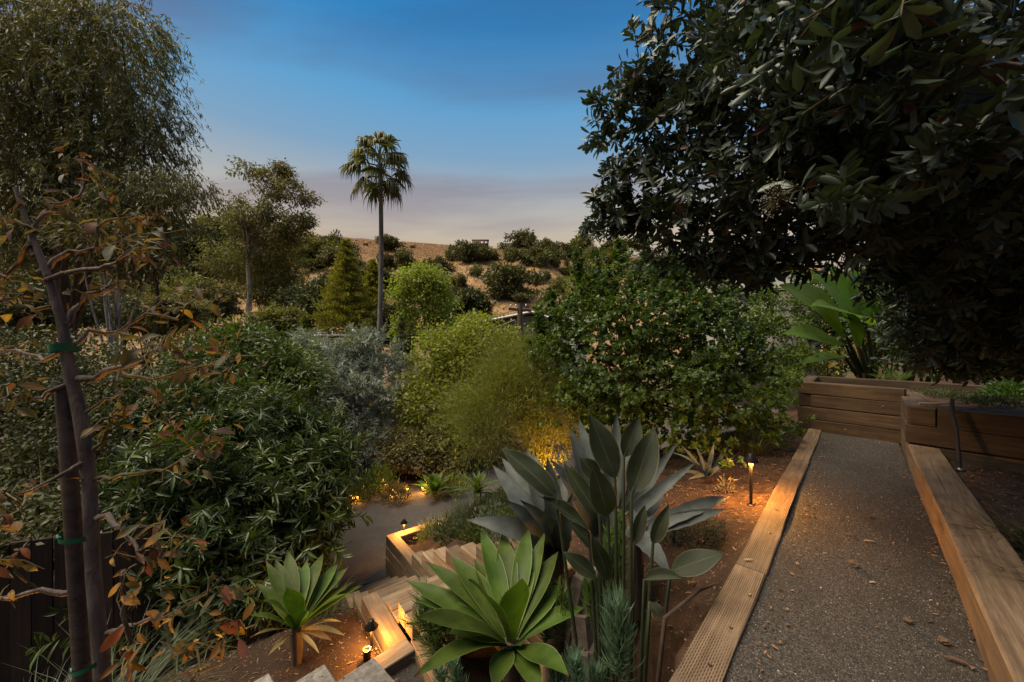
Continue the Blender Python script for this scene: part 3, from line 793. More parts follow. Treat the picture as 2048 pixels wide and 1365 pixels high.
def plume(name, label, cat, stems, nl, w, mat, seed=0, group=None, per_m=520, up=0.9, part='needles'):
    """stems: list of (base,top); dense up-curved finger leaves all along"""
    rng = np.random.default_rng(seed)
    t = thing(name, label, cat, tuple(stems[0][0]), 0, group)
    mb = MB(); Ps = []; Ds = []
    for b, e in stems:
        b = np.array(b, float); e = np.array(e, float); d = e-b; ln = np.linalg.norm(d)
        mid = (b+e)/2+rng.normal(size=3)*ln*0.05
        mb.tube([b, mid, e], [0.012, 0.010, 0.005], 5)
        n = int(per_m*ln); u = 0.22+0.80*rng.random(n)**0.75
        u = np.clip(u, 0, 1)
        pos = ((1-u)**2)[:, None]*b+(2*u*(1-u))[:, None]*mid+(u**2)[:, None]*e
        az = rng.random(n)*6.283
        T = d/ln
        a = np.cross(T, [0.3, 0.9, 0.1]); a /= np.linalg.norm(a); bb = np.cross(T, a)
        R = np.cos(az)[:, None]*a+np.sin(az)[:, None]*bb
        lift = up*(0.25+0.9*u)
        Ps.append(pos+R*0.008); Ds.append(R*(1.0-0.45*u)[:, None]+T*lift[:, None])
    Ps = np.concatenate(Ps); Ds = np.concatenate(Ds); n = len(Ps)
    leaves(part, Ps, Ds, np.array([[0, 0, 1.0]])+rng.normal(size=(n, 3))*0.3, nl*rng.uniform(.6, 1.15, n), w, T_CURL, M[mat], rng.random(n), t)
    mb.build('stem', M['twig'], t, True)
    return t
def mound(name, label, cat, base, r, h, n, leaf, mat, seed=0, group=None, tm=T_NEEDLE, up=0.7, part='foliage'):
    rng = np.random.default_rng(seed); base = np.array(base, float)
    d = unit(rng.normal(size=(n, 3))); d[:, 2] = np.abs(d[:, 2])
    rad = (0.35+0.65*np.sqrt(rng.random(n)))*(1+0.22*np.sin(d[:, 0]*9+seed)*np.cos(d[:, 1]*8))
    pts = base+d*rad[:, None]*np.array([r, r, h])
    D = d+rng.normal(size=(n, 3))*0.55+np.array([0, 0, up])
    t = thing(name, label, cat, tuple(base), 0, group)
    leaves(part, pts, D, rng.normal(size=(n, 3))+np.array([0, 0, .6]), leaf[0]*rng.uniform(.6, 1.2, n), leaf[1], tm, M[mat], rng.random(n), t)
    mb = MB()
    for i in range(7):
        e = pts[rng.integers(n)]
        mb.tube([base-np.array([0, 0, .03]), (base+e)/2+rng.normal(size=3)*0.02, e], [0.012, 0.008, 0.004], 5)
    mb.build('stem', M['bark'], t)
    return t
# ================================================================== SETTING
# ---- ground: one sheet, fine near the garden, coarse out to the horizon
def spaced(lo, hi, step, far_lo, far_hi, g=1.16):
    a = list(np.arange(lo, hi+1e-6, step)); s = step
    while a[-1] < far_hi: s *= g; a.append(a[-1]+s)
    s = step
    while a[0] > far_lo: s *= g; a.insert(0, a[0]-s)
    return np.array(a)
def sheet(name, xs, ys, fn, mat):
    X, Y = np.meshgrid(xs, ys); Z = fn(X, Y)
    V = np.stack([X, Y, Z], -1).reshape(-1, 3); nx = len(xs); ny = len(ys)
    i = np.arange(ny-1)[:, None]*nx; j = np.arange(nx-1)[None]
    q = np.stack([i+j, i+j+1, i+nx+j+1, i+nx+j], -1).reshape(-1, 4)
    o = mobj(name, npmesh(name, V, [q], mat, None, None, True)); o['kind'] = 'structure'
    return o
sheet('ground', spaced(-5.5, 7.0, 0.06, -900, 900), spaced(0.3, 12.5, 0.06, -160, 1400), ground_z, M['ground'])
sheet('hill', np.arange(-520, 620, 5.0), np.arange(78, 420, 3.0), hill_z, M['hill'])
# ---- drive
def quad_sheet(name, org, e1, e2, n1, n2, z, mat, amp=0.004, zs=None):
    a = np.linspace(0, 1, n1); b = np.linspace(0, 1, n2); A, Bq = np.meshgrid(a, b)
    X = org[0]+A*e1[0]+Bq*e2[0]; Y = org[1]+A*e1[1]+Bq*e2[1]
    Z = z+amp*vnoise(X, Y, 0.35, 3)
    V = np.stack([X, Y, Z], -1).reshape(-1, 3)
    i = np.arange(n2-1)[:, None]*n1; j = np.arange(n1-1)[None]
    o = mobj(name, npmesh(name, V, [np.stack([i+j, i+j+1, i+n1+j+1, i+n1+j], -1).reshape(-1, 4)], mat, None, None, True))
    o['kind'] = 'structure'; return o
d0 = OS+US*-26+W*-4.75
quad_sheet('driveway', d0, US*64, W*3.83, 200, 20, DRIVE_Z, M['asphalt'], 0.012)
# ---- gravel path and gravel landing
g0 = PE+U*-0.7+NL*-0.16
quad_sheet('gravel_path', g0, U*7.2, NL*-0.90, 160, 26, 0.0, M['gravel'], 0.006)
l0 = OS+US*-2.05+W*2.44
quad_sheet('gravel_landing', l0, US*1.18, W*1.3, 30, 30, -1.70, M['gravel'], 0.006)
# loose stones of the path: real geometry, uncounted
def pebbles(name, org, e1, e2, n, z, r0, r1, mat, seed, bias=1.0, kind='stuff'):
    rng = np.random.default_rng(seed)
    u = rng.random(n)**bias; v = rng.random(n)
    c = np.stack([org[0]+u*e1[0]+v*e2[0], org[1]+u*e1[1]+v*e2[1], np.zeros(n)], -1)
    c[:, 2] = (ground_z(c[:, 0], c[:, 1]) if z is None else z+0.006*vnoise(c[:, 0], c[:, 1], 0.35, 3))
    r = rng.uniform(r0, r1, n)*(0.6+0.8*rng.random(n)**3)
    oc = np.array([(1, 0, -.3), (0, 1, -.3), (-1, 0, -.3), (0, -1, -.3), (0, 0, .75)])
    V = c[:, None]+oc[None]*r[:, None, None]*rng.uniform(0.6, 1.3, (n, 5, 1))
    th = rng.random(n)*6.28; cs = np.cos(th)[:, None]; sn = np.sin(th)[:, None]
    dx = V[..., 0]-c[:, None, 0]; dy = V[..., 1]-c[:, None, 1]
    V[..., 0] = c[:, None, 0]+dx*cs-dy*sn; V[..., 1] = c[:, None, 1]+dx*sn+dy*cs
    f = np.array([[0, 1, 4], [1, 2, 4], [2, 3, 4], [3, 0, 4]])
    o = mobj(name, npmesh(name, V.reshape(-1, 3), [(f[None]+(np.arange(n)*5)[:, None, None]).reshape(-1, 3)], mat, None, np.repeat(rng.random(n), 5)))
    o['kind'] = kind; return o
tag(pebbles('path_stones', g0, U*7.1, NL*-0.90, 50000, 0.0, 0.0024, 0.0062, M['pebble'], 5, 1.5), 'fine loose gravel covering the garden path', 'gravel')
tag(pebbles('landing_stones', l0, US*1.18, W*1.2, 6000, -1.70, 0.003, 0.007, M['pebble'], 6), 'fine loose gravel on the lower landing', 'gravel')
s0 = PE+U*-0.2+NL*0.03
tag(pebbles('soil_crumbs', s0, U*6.2, NL*1.5, 7000, None, 0.003, 0.011, M['clod'], 7), 'crumbs of brown soil in the bed left of the path', 'soil')
s1 = PE+U*0.6+NL*-1.32
tag(pebbles('bed_crumbs', s1, U*4.6, NL*-2.2, 7000, None, 0.004, 0.014, M['clod'], 8), 'crumbs of brown soil in the bed right of the path', 'soil')
s2 = OS+US*-3.6+W*0.6
tag(pebbles('lower_crumbs', s2, US*2.5, W*3.2, 5000, None, 0.004, 0.012, M['clod'], 9), 'crumbs of reddish soil in the lower bed beside the steps', 'soil')
# leaf litter and dry scraps in the beds
rng = np.random.default_rng(21)
def litter(name, label, org, e1, e2, n, seed, z=None, L=(0.03, 0.08)):
    rng = np.random.default_rng(seed)
    u = rng.random(n); v = rng.random(n)
    x = org[0]+u*e1[0]+v*e2[0]; y = org[1]+u*e1[1]+v*e2[1]
    zz = (ground_z(x, y) if z is None else np.full(n, z))+0.008
    az = rng.random(n)*6.28
    o = leaves(name, np.stack([x, y, zz], -1), np.stack([np.cos(az), np.sin(az), rng.normal(size=n)*0.12+0.05], -1), rng.normal(size=(n, 3))*0.25+np.array([0, 0, 1]),
               rng.uniform(L[0], L[1], n), rng.uniform(0.008, 0.018, n), T_LEAF, M['litter'], rng.random(n))
    tag(o, label, 'leaf litter', kind='stuff')
litter('bed_litter', 'dry brown leaf litter on the soil left of the path', PE+U*-0.3+NL*0.05, U*5.0, NL*1.3, 900, 31)
litter('right_litter', 'dry leaf litter on the soil right of the path wall', PE+U*0.8+NL*-1.35, U*4.2, NL*-2.0, 500, 32)
litter('lower_litter', 'dry leaf litter on the lower bed by the steps', OS+US*-3.8+W*0.8, US*2.7, W*3.0, 500, 33)

# ================================================================== TIMBER WORK
def v3(p, z): return Vector((p[0], p[1], z))
def pat(s, q, z): return v3(PE+U*s+NL*q, z)
def sat(a, t, z): return v3(OS+US*a+W*t, z)
e = thing('path_edging', 'row of weathered timbers laid flat along the left side of the gravel path', 'edging', pat(0, -0.085, -0.1))
for s_0, s_1, m in ((-0.75, 1.150, 'timber_slit'), (1.158, 4.19, 'timber_slit'), (4.20, 6.40, 'timber')):
    timber(e, pat(s_0, -0.0875, -0.04), pat(s_1, -0.0875, -0.04), 0.172, 0.14, M[m])
e = thing('path_wall', 'low timber retaining wall along the right side of the gravel path', 'retaining wall', pat(0, -1.17, -0.1))
for s_0, s_1, z0, z1 in ((-0.75, 2.30, -0.08, 0.235), (2.308, 5.18, -0.08, 0.235)):
    timber(e, pat(s_0, -1.165 if s_0 < 0 else -1.178, (z0+z1)/2), pat(s_1, -1.178 if s_0 < 0 else -1.205, (z0+z1)/2), 0.26, z1-z0, M['timber'])
# raised bed
A0 = np.array([4.92, 6.53]); H4 = 0.2
box = thing('raised_bed', 'raised planting bed of stacked dark timbers at the end of the gravel path', 'raised bed', v3(A0, 0))
fr_len = 1.30
for k in range(4):
    z = -0.02+0.205*(k+0.5)+0.005
    o0 = 0.19 if k % 2 == 0 else 0.0        # corner laps alternate
    timber(box, v3(A0+W*o0+U*0.09, z), v3(A0+W*(fr_len-0.005)+U*0.09, z), 0.18, 0.198, M['timber_dark'])
    timber(box, v3(A0+W*0.09+U*(0.0 if k % 2 == 0 else 0.185), z), v3(A0+W*0.09+U*1.62, z), 0.18, 0.198, M['timber_dark'])
    timber(box, v3(A0+U*1.72, z-0.01), v3(A0+U*1.72+W*5.0, z-0.01), 0.18, 0.198, M['timber_dark'])
# path side of the raised bed
for k in range(4):
    z = 0.235+0.005+0.118*(k+0.5)*1.0
    pass
for k, (z0, z1) in enumerate(((-0.08, 0.235), (0.240, 0.465), (0.470, 0.700))):
    s_0 = 5.188 if k == 0 else 5.16
    timber(box, pat(s_0, -1.205, (z0+z1)/2), pat(7.0 if k else 6.6, -1.215, (z0+z1)/2), 0.262 if k else 0.26, z1-z0, M['timber'])
Cc = np.array(PE+U*5.14+NL*-1.085)
for k in range(2):
    z = 0.245+0.225*(k+0.5)
    if k == 1:
        timber(box, v3(Cc+W*0.02, z), v3(Cc+W*0.235, z), 0.19, 0.22, M['timber_dark'])
        timber(box, v3(Cc+W*0.245, z), v3(Cc+W*1.85, z), 0.19, 0.22, M['timber_dark'])
        timber(box, v3(Cc+W*1.90, z-0.02), v3(Cc+W*3.6, z-0.02), 0.19, 0.22, M['timber_dark'])
    else:
        timber(box, v3(Cc+W*-0.02, z), v3(Cc+W*1.86, z), 0.20, 0.22, M['timber_dark'])
        timber(box, v3(Cc+W*1.87, z), v3(Cc+W*3.6, z), 0.20, 0.22, M['timber_dark'])
timber(box, v3(Cc+W*0.17, 0.125), v3(Cc+W*3.6, 0.125), 0.20, 0.22, M['timber_dark'])
# screws seen as bright dots
mb = MB()
for (px, py, Y) in ((1613, 772, 6.45),):
    pass
# soil in the bed
def poly_sheet(name, pts, z, mat, parent=None, n=26):
    pts = [np.array(p) for p in pts]
    V = []; A, B_, C_, D_ = pts
    for i in range(n):
        for j in range(n):
            u = i/(n-1); v = j/(n-1)
            p = (A*(1-u)+B_*u)*(1-v)+(D_*(1-u)+C_*u)*v
            V.append((p[0], p[1], z+0.02*float(vnoise(p[0], p[1], 0.3, 4))))
    q = np.array([[i*n+j, i*n+j+1, (i+1)*n+j+1, (i+1)*n+j] for i in range(n-1) for j in range(n-1)])
    o = mobj(name, npmesh(name, np.array(V), [q[:, ::-1]], mat, None, None, True), parent); return o
poly_sheet('bed_soil', [A0+W*0.1+U*0.1, A0+W*1.2+U*0.1, A0+W*1.2+U*1.7, A0+W*0.1+U*1.7], 0.66, M['soil'], box)
poly_sheet('bed_soil', [np.array(Cc)+W*0.12, np.array(Cc)+W*3.6, A0+W*4.9+U*1.7, A0+W*1.1+U*1.7], 0.655, M['soil'], box)
# ---- stepped walls and the flight of steps
rw = thing('stair_wall', 'stepped timber wall climbing along the far side of the steps', 'retaining wall', sat(0.1, 0, DRIVE_Z-0.05))
for k in range(-4, 9):
    zt = -2.07+0.19*k; t0 = -0.80 if k <= 0 else 0.38*k
    t0 = -0.80+(0.19 if (k % 2) else 0) if k <= 0 else t0
    timber(rw, sat(0.095, t0, zt-0.095), sat(0.095, 3.75, zt-0.095), 0.19, 0.186, M['timber_pale'])
pw = thing('drive_planter_wall', 'timber retaining wall of the corner planter along the driveway', 'retaining wall', sat(1.8, -0.7, DRIVE_Z-0.05))
for k in range(-4, 1):
    zt = -2.07+0.19*k
    timber(pw, sat(0.0 if (k % 2) else 0.195, -0.705, zt-0.095-0.002), sat(3.4, -0.705, zt-0.095-0.002), 0.19, 0.186, M['timber_pale'])
    timber(pw, sat(3.41, -0.705, zt-0.095-0.002), sat(6.4, -0.705, zt-0.095-0.002), 0.19, 0.186, M['timber_pale'])
lw = thing('stair_cheek', 'stepped timber wall on the near side of the steps below the path light', 'retaining wall', sat(-0.97, 1.0, DRIVE_Z-0.3))
for k in range(0, 6):
    zt = -1.60-0.19*k; t0 = 1.38-0.38*k if k < 5 else -0.5
    timber(lw, sat(-0.975, t0, zt-0.095), sat(-0.975, 2.36, zt-0.095), 0.19, 0.186, M['timber_pale'])
st = thing('garden_steps', 'flight of wide timber steps going down to the driveway', 'steps', sat(-0.44, 0, DRIVE_Z-0.1))
for i in range(10):
    zt = DRIVE_Z+0.19*(i+1); t0 = -0.60+0.38*i
    timber(st, sat(-0.875, t0+0.095, zt-0.095), sat(-0.005, t0+0.095, zt-0.095), 0.188, 0.188, M['timber_pale'], 'tread')
    timber(st, sat(-0.875, t0+0.29, zt-0.10), sat(-0.005, t0+0.29, zt-0.10), 0.186, 0.18, M['timber_pale'], 'tread')
le = thing('landing_curb', 'cracked timber kerb of the gravel landing, lit orange by the path light', 'kerb', sat(-1.4, 2.4, -1.8))
timber(le, sat(-1.52, 2.52, -1.68), sat(-0.885, 2.44, -1.68), 0.20, 0.19, M['timber_grey'])
timber(le, sat(-0.78, 2.42, -1.67), sat(-0.84, 3.35, -1.67), 0.19, 0.20, M['timber'])
# near stepped posts at the lower edge of the picture
sp = thing('stepped_posts', 'row of thick grey weathered posts stepping down at the lower edge', 'post wall', v3((-1.2, 1.9), -1.6))
U3 = np.array([U[0], U[1]]); N3 = np.array([-NL[0], -NL[1]])
for (px, py, z) in ((690, 1314, -0.20), (592, 1327, -0.34), (486, 1345, -0.48)):
    c = PZ(px, py, z); c2 = np.array([c.x, c.y])
    m = c2-U3*0.125+N3*0.24
    gz = float(ground_z(m[0], m[1]))-0.12
    timber(sp, v3(m, z), v3(m, gz), 0.25, 0.47, M['timber_grey'], 'post', roll=(U[0], U[1], 0))
# fence at far left
fz = thing('board_fence', 'dark upright board fence behind the staked sapling', 'fence', v3((-4.2, 3.2), -1.7))
f0 = np.array([-5.6, 3.3]); f1 = np.array([-3.75, 3.95]); fd = unit(f1-f0); nb = 13
for i in range(nb):
    p = f0+(f1-f0)*(i+0.5)/nb
    gz = float(ground_z(p[0], p[1]))-0.05
    timber(fz, v3(p, gz), v3(p, -0.42+random.uniform(-.01, .01)), 0.145, 0.022, M['fence'], 'board', roll=(-fd[1], fd[0], 0), jit=0.002)
timber(fz, v3(f0+np.array([fd[1], -fd[0]])*-0.05, -0.7), v3(f1+np.array([fd[1], -fd[0]])*-0.05, -0.7), 0.04, 0.09, M['fence'], 'rail')
# ================================================================== FAR: hill scrub
def bush_proto(i, n, mat, lobes=7, leaf=(0.16, 0.085)):
    rng = np.random.default_rng(100+i)
    bl = [(np.array([rng.normal()*0.46, rng.normal()*0.46, 0.25+rng.random()*0.62]), np.array([0.42, 0.42, 0.32])*rng.uniform(0.45, 1.15)) for _ in range(lobes+4)]
    c, pts, D, N, rnd = crown_arrays(bl, n, 16, 0.085, 0.0, rng, 0.55)
    pts[:, 2] = np.abs(pts[:, 2])
    tv = T_QUAD; m = len(pts)
    k = leaves('scrub_bush', pts, D, N, leaf[0]*rng.uniform(.6, 1.2, m), leaf[1]*rng.uniform(.7, 1.2, m), tv, M[mat], rnd, kind=None)
    me = k.data; bpy.data.objects.remove(k); me.materials[0] = M[{'l_dark': 'l_scrub', 'l_olive': 'l_scrub2'}.get(mat, mat)]; return me
BP = {m: [bush_proto(j*7+i, 300, m) for i in range(4)] for j, m in enumerate(('l_dark', 'l_olive', 'l_bright', 'l_euc2'))}
def scrub(px, py, rx, ry, mat, label, group=None, i=[0], name='scrub_bush', sink=0.8):
    g = G(px, py+ry*sink, 'hill', 70)
    me = BP[mat][i[0] % 4]; i[0] += 1
    o = bpy.data.objects.new(name, me); link(o)
    o.location = g-Vector((0, 0, 0.4)); sx = rx/F*g.y*random.uniform(1.05, 1.4); sz = random.uniform(1.35, 1.9)*ry/F*g.y/1.05
    o.scale = (sx, sx*random.uniform(.7, 1.3), sz); o.rotation_euler = (0, 0, random.uniform(0, 6.28))
    tag(o, label, 'tree' if 'tree' in name else 'bush', group)
SC = [
 (780, 488, 19, 15, 'l_dark', 'dark round bush on the ridge just right of the tall palm trunk'),
 (776, 526, 16, 18, 'l_dark', 'dark bush low behind the palm trunk on the hillside'),
 (816, 522, 24, 21, 'l_dark', 'large dark bush on the hillside right of the palm'),
 (880, 530, 25, 19, 'l_dark', 'dark bush above the bright green crown on the hillside'),
 (908, 560, 19, 14, 'l_olive', 'olive bush beside the bare slope, left of the wide scrub clump'),
 (924, 506, 24, 23, 'l_dark', 'dark bush just left of the hilltop cabin'),
 (905, 512, 12, 12, 'l_olive', 'small olive bush at the foot of the dark bush near the cabin'),
 (968, 511, 27, 14, 'l_olive', 'wide olive bush below the hilltop cabin'),
 (948, 541, 14, 14, 'l_olive', 'small round bush at the upper left of the wide scrub clump'),
 (1005, 562, 42, 30, 'l_dark', 'widest dark scrub clump in the middle of the bare slope'),
 (1032, 585, 24, 20, 'l_dark', 'dark bush at the lower right of the wide scrub clump'),
 (1048, 551, 17, 13, 'l_olive', 'olive bush to the right of the wide scrub clump'),
 (1022, 503, 14, 13, 'l_olive', 'small pale bush below the ridge trees'),
 (1064, 519, 31, 21, 'l_dark', 'dark bush under the ridge trees'),
 (1111, 517, 20, 20, 'l_dark', 'dark bush right of the ridge trees'),
 (1088, 551, 14, 10, 'l_olive', 'small bush above the sandy gully'),
 (1114, 566, 20, 19, 'l_olive', 'olive bush right of the sandy gully'),
 (1132, 541, 20, 12, 'l_olive', 'low wide bush above the right gully'),
 (1165, 492, 27, 24, 'l_olive', 'olive bush on the right end of the ridge'),
 (1176, 514, 14, 16, 'l_euc2', 'brownish dry bush right of the ridge trees'),
 (1210, 520, 30, 26, 'l_olive', 'olive bush behind the right canopy edge on the hill'),
 (1240, 500, 34, 24, 'l_dark', 'dark bush behind the right canopy on the hill'),
 (377, 434, 11, 9, 'l_dark', 'round dark bush standing alone on the left ridge'),
 (407, 433, 20, 10, 'l_dark', 'wide low bush on the left ridge beside the lone one'),
 (644, 503, 42, 23, 'l_olive', 'wide olive bush right of the tall gum tree on the slope'),
 (622, 528, 24, 15, 'l_dark', 'dark bush beside the bare slope patch'),
 (680, 500, 26, 22, 'l_dark', 'dark bush left of the pine top'),
 (690, 520, 28, 26, 'l_olive', 'olive bush behind the pine top'),
 (470, 455, 45, 22, 'l_olive', 'olive bush at the foot of the gum crown on the left ridge'),
 (430, 452, 38, 18, 'l_euc2', 'brownish bush on the left ridge slope'),
 (390, 480, 45, 26, 'l_olive', 'olive bush on the left slope under the ridge'),
 (560, 480, 40, 22, 'l_dark', 'dark bush behind the gum tree crown'),
 (600, 495, 30, 18, 'l_euc2', 'brown dry bush behind the gum tree'),
 (340, 470, 40, 24, 'l_dark', 'dark bush on the far left slope'),
 (720, 540, 30, 26, 'l_dark', 'dark bush behind the palm foot'),
 (850, 548, 26, 18, 'l_olive', 'olive bush behind the bright green crown'),
 (760, 560, 36, 26, 'l_dark', 'dark bush between the pine and the bright tree'),
 (720, 585, 40, 26, 'l_olive', 'olive bush behind the pine skirts'),
 (900, 600, 36, 24, 'l_dark', 'dark bush at the foot of the bare slope'),
 (940, 606, 34, 24, 'l_dark', 'dark tall bush at the bottom of the sandy slope'),
 (510, 520, 40, 30, 'l_olive', 'olive scrub behind the pale gum trunk'),
 (450, 520, 46, 34, 'l_dark', 'dark scrub left of the pale gum trunk'),
]
for a in SC: scrub(*a[:5], a[5], 'scrub bushes on the dry hill')
for px, py, rx, ry, lb in ((1040, 480, 31, 21, 'rounded dark tree standing on the ridge right of the cabin'), (1095, 491, 21, 21, 'second dark tree on the ridge right of the cabin'),
                           (1130, 500, 20, 17, 'smaller dark tree on the ridge by the canopy edge')):
    scrub(px, py, rx, ry, 'l_dark', lb, 'trees along the ridge', name='ridge_tree', sink=1.0)
rr = random.Random(4)
for k in range(34):       # tiny dry tufts along the skyline and slope
    px = rr.uniform(600, 1080); py = np.interp(px, [600, 800, 1000, 1080], [472, 485, 498, 503])+rr.random()**2*60
    s_ = rr.uniform(1.5, 4)
    scrub(px, py, s_, s_*0.8, rr.choice(['l_euc2', 'l_olive', 'l_dark']), 'small dry scrub tuft dotted along the skyline of the hill', 'scrub tufts on the bare hill')
# dry grass over the slope
rng = np.random.default_rng(88); n = 26000
gx = rng.uniform(-190, 120, n); gy = rng.uniform(85, 236, n)
leaves('hill_grass', np.stack([gx, gy, hill_z(gx, gy)-.1], -1), rng.normal(size=(n, 3))*.5+np.array([0, 0, 1]), rng.normal(size=(n, 3))*.3+np.array([0, -1, 0]), rng.uniform(.35, 1.0, n), rng.uniform(.25, .6, n), T_QUAD, M['l_hillgrass'], rng.random(n))
tag(bpy.data.objects['hill_grass'], 'dry tan grass covering the hill', 'grass')
# hilltop cabin
cb = G(961, 497, 'hill', 70); kx = cb.y/F
t = thing('hilltop_cabin', 'small dark boxy cabin with two windows on the ridge', 'cabin', cb, math.radians(8))
mb = MB(); mb.box(cb+Vector((0, 0, 7.5*kx)), (32*kx, 0, 0), (0, 9*kx, 0), (0, 0, 15*kx)); mb.build('wall', M['corten'], t)
mb = MB(); mb.box(cb+Vector((0, 0, 15.6*kx)), (34*kx, 0, 0), (0, 10*kx, 0), (0, 0, 1.2*kx)); mb.build('roof', M['brown_trim'], t)
for dx in (4, 11.5):
    mb = MB(); mb.box(cb+Vector((dx*kx, -4.6*kx, 10*kx)), (5*kx, 0, 0), (0, 0.3*kx, 0), (0, 0, 4*kx)); mb.build('window', M['white'], t)
mb = MB(); mb.box(cb+Vector((-9*kx, -4.6*kx, 7*kx)), (6*kx, 0, 0), (0, 0.3*kx, 0), (0, 0, 13*kx)); mb.build('door', M['brown_trim'], t)
for i in range(9):
    mb = MB(); mb.box(cb+Vector(((-15+i*3.7)*kx, -4.62*kx, 7.4*kx)), (0.5*kx, 0, 0), (0, 0.25*kx, 0), (0, 0, 14*kx)); mb.build('rib', M['brown_trim'], t)

# ================================================================== MIDDLE DISTANCE
def gb(px, Y):
    x = (px-1024)/F*Y
    return Vector((x, Y, float(np.maximum(ground_z(x, Y), hill_z(x, Y) if Y > 78 else -99))))
tree('gum_tree', 'tall gum tree with open crown and pale bare trunk in the middle distance', 'tree', gb(492, 70),
     [BL(500, 338, 70, 26, 24), BL(552, 350, 70, 26, 24), BL(598, 388, 70, 32, 20), BL(545, 385, 70, 26, 20), BL(468, 408, 70, 24, 13), BL(600, 440, 70, 26, 16), BL(530, 428, 70, 40, 18), BL(585, 462, 70, 36, 15), BL(562, 335, 70, 10, 10),
      BL(490, 452, 70, 46, 22), BL(545, 470, 70, 44, 20)],
     260, 44, 0.55, (0.66, 0.28), 'l_euc2', 0.72, P(506, 425, 70), 0.6, bmat='bark_pale', nl=20, seed=3, shell=0.3, start=0.66, limb_r=.5)
tree('gum_tree', 'low dusty skirt of a second gum tree around the pale trunk', 'tree', gb(540, 74),
     [BL(525, 505, 72, 60, 22), BL(460, 530, 74, 40, 34), BL(560, 540, 74, 44, 38), BL(540, 580, 75, 60, 28)], 460, 40, 0.9, (0.55, 0.22), 'l_olive', 0.4, P(545, 520, 74), 0.7, seed=4, nl=8)
MT = [
 ('oak_tree', 'dark dense tree below the left ridge', 375, 505, 72, 62, 80, 'l_dark', 420),
 ('oak_tree', 'olive tree at the upper left of the valley', 330, 565, 80, 58, 58, 'l_olive', 380),
 ('oak_tree', 'brownish olive tree left of the pale gum trunk', 400, 605, 58, 42, 60, 'l_euc2', 380),
 ('oak_tree', 'rounded olive tree left of the slender cypress', 558, 645, 46, 36, 46, 'l_olive', 330),
 ('oak_tree', 'dark tree mass left of the pine', 632, 600, 52, 56, 60, 'l_dark', 380),
 ('oak_tree', 'dark tree behind the slender cypress', 590, 610, 40, 40, 64, 'l_dark', 260),
 ('oak_tree', 'dark tree right of the bright green tree', 930, 612, 40, 34, 62, 'l_dark', 300),
 ('oak_tree', 'yellow green tree below the sandy slope', 955, 655, 58, 30, 46, 'l_bright', 330),
 ('oak_tree', 'dark tree right of the palm trunk', 795, 650, 46, 46, 44, 'l_dark', 300),
 ('oak_tree', 'olive tree behind the utility pole', 1110, 620, 44, 34, 42, 'l_olive', 260),
 ('oak_tree', 'olive tree high behind the right shrub', 1200, 565, 60, 40, 60, 'l_olive', 300),
 ('oak_tree', 'green tree behind the half timbered house', 1560, 560, 90, 40, 48, 'l_olive', 300),
 ('oak_tree', 'dark tree behind the right canopy', 1380, 540, 110, 60, 50, 'l_dark', 380),
 ('oak_tree', 'dark tree far behind the raised bed', 1760, 600, 150, 90, 40, 'l_dark', 420),
 ('oak_tree', 'dark tree at far right behind the raised bed', 1980, 610, 150, 120, 30, 'l_dark', 420),
 ('oak_tree', 'brown tinged tree at the far left of the valley', 150, 560, 170, 90, 32, 'l_euc2', 520),
 ('oak_tree', 'olive gum foliage low behind the sapling crown', 90, 470, 140, 70, 24, 'l_euc', 420),
 ('oak_tree', 'olive tree filling the valley between the weeping gum and the pale gum', 250, 575, 110, 60, 44, 'l_olive', 460),
 ('oak_tree', 'low dark tree behind the upper tie of the sapling', 70, 610, 150, 60, 20, 'l_dark', 460),
 ('oak_tree', 'low brownish tree right of the speckled white trunk', 330, 625, 80, 34, 30, 'l_euc2', 320),
 ('oak_tree', 'olive tree behind the speckled white trunk', 290, 620, 70, 50, 34, 'l_olive', 320),
 ('oak_tree', 'dark tree at the left frame edge beyond the drive', 20, 620, 120, 80, 26, 'l_dark', 380),
]
for i, (nm, lb, px, py, rx, ry, Y, mt, nc) in enumerate(MT):
    r2 = random.Random(50+i); bl = []
    for k in range(8):
        bl.append(BL(px+r2.uniform(-.6, .6)*rx, py+r2.uniform(-.45, .6)*ry, Y+r2.uniform(-.3, .3)*rx/F*Y, rx*r2.uniform(.4, .62), ry*r2.uniform(.38, .6)))
    s_ = Y/F
    tree(nm, lb, 'tree', gb(px, Y), bl, nc, 40, 5.5*s_, (7.0*s_, 3.6*s_), mt, 4*s_, P(px, py, Y), 0.1, seed=60+i, nl=9)
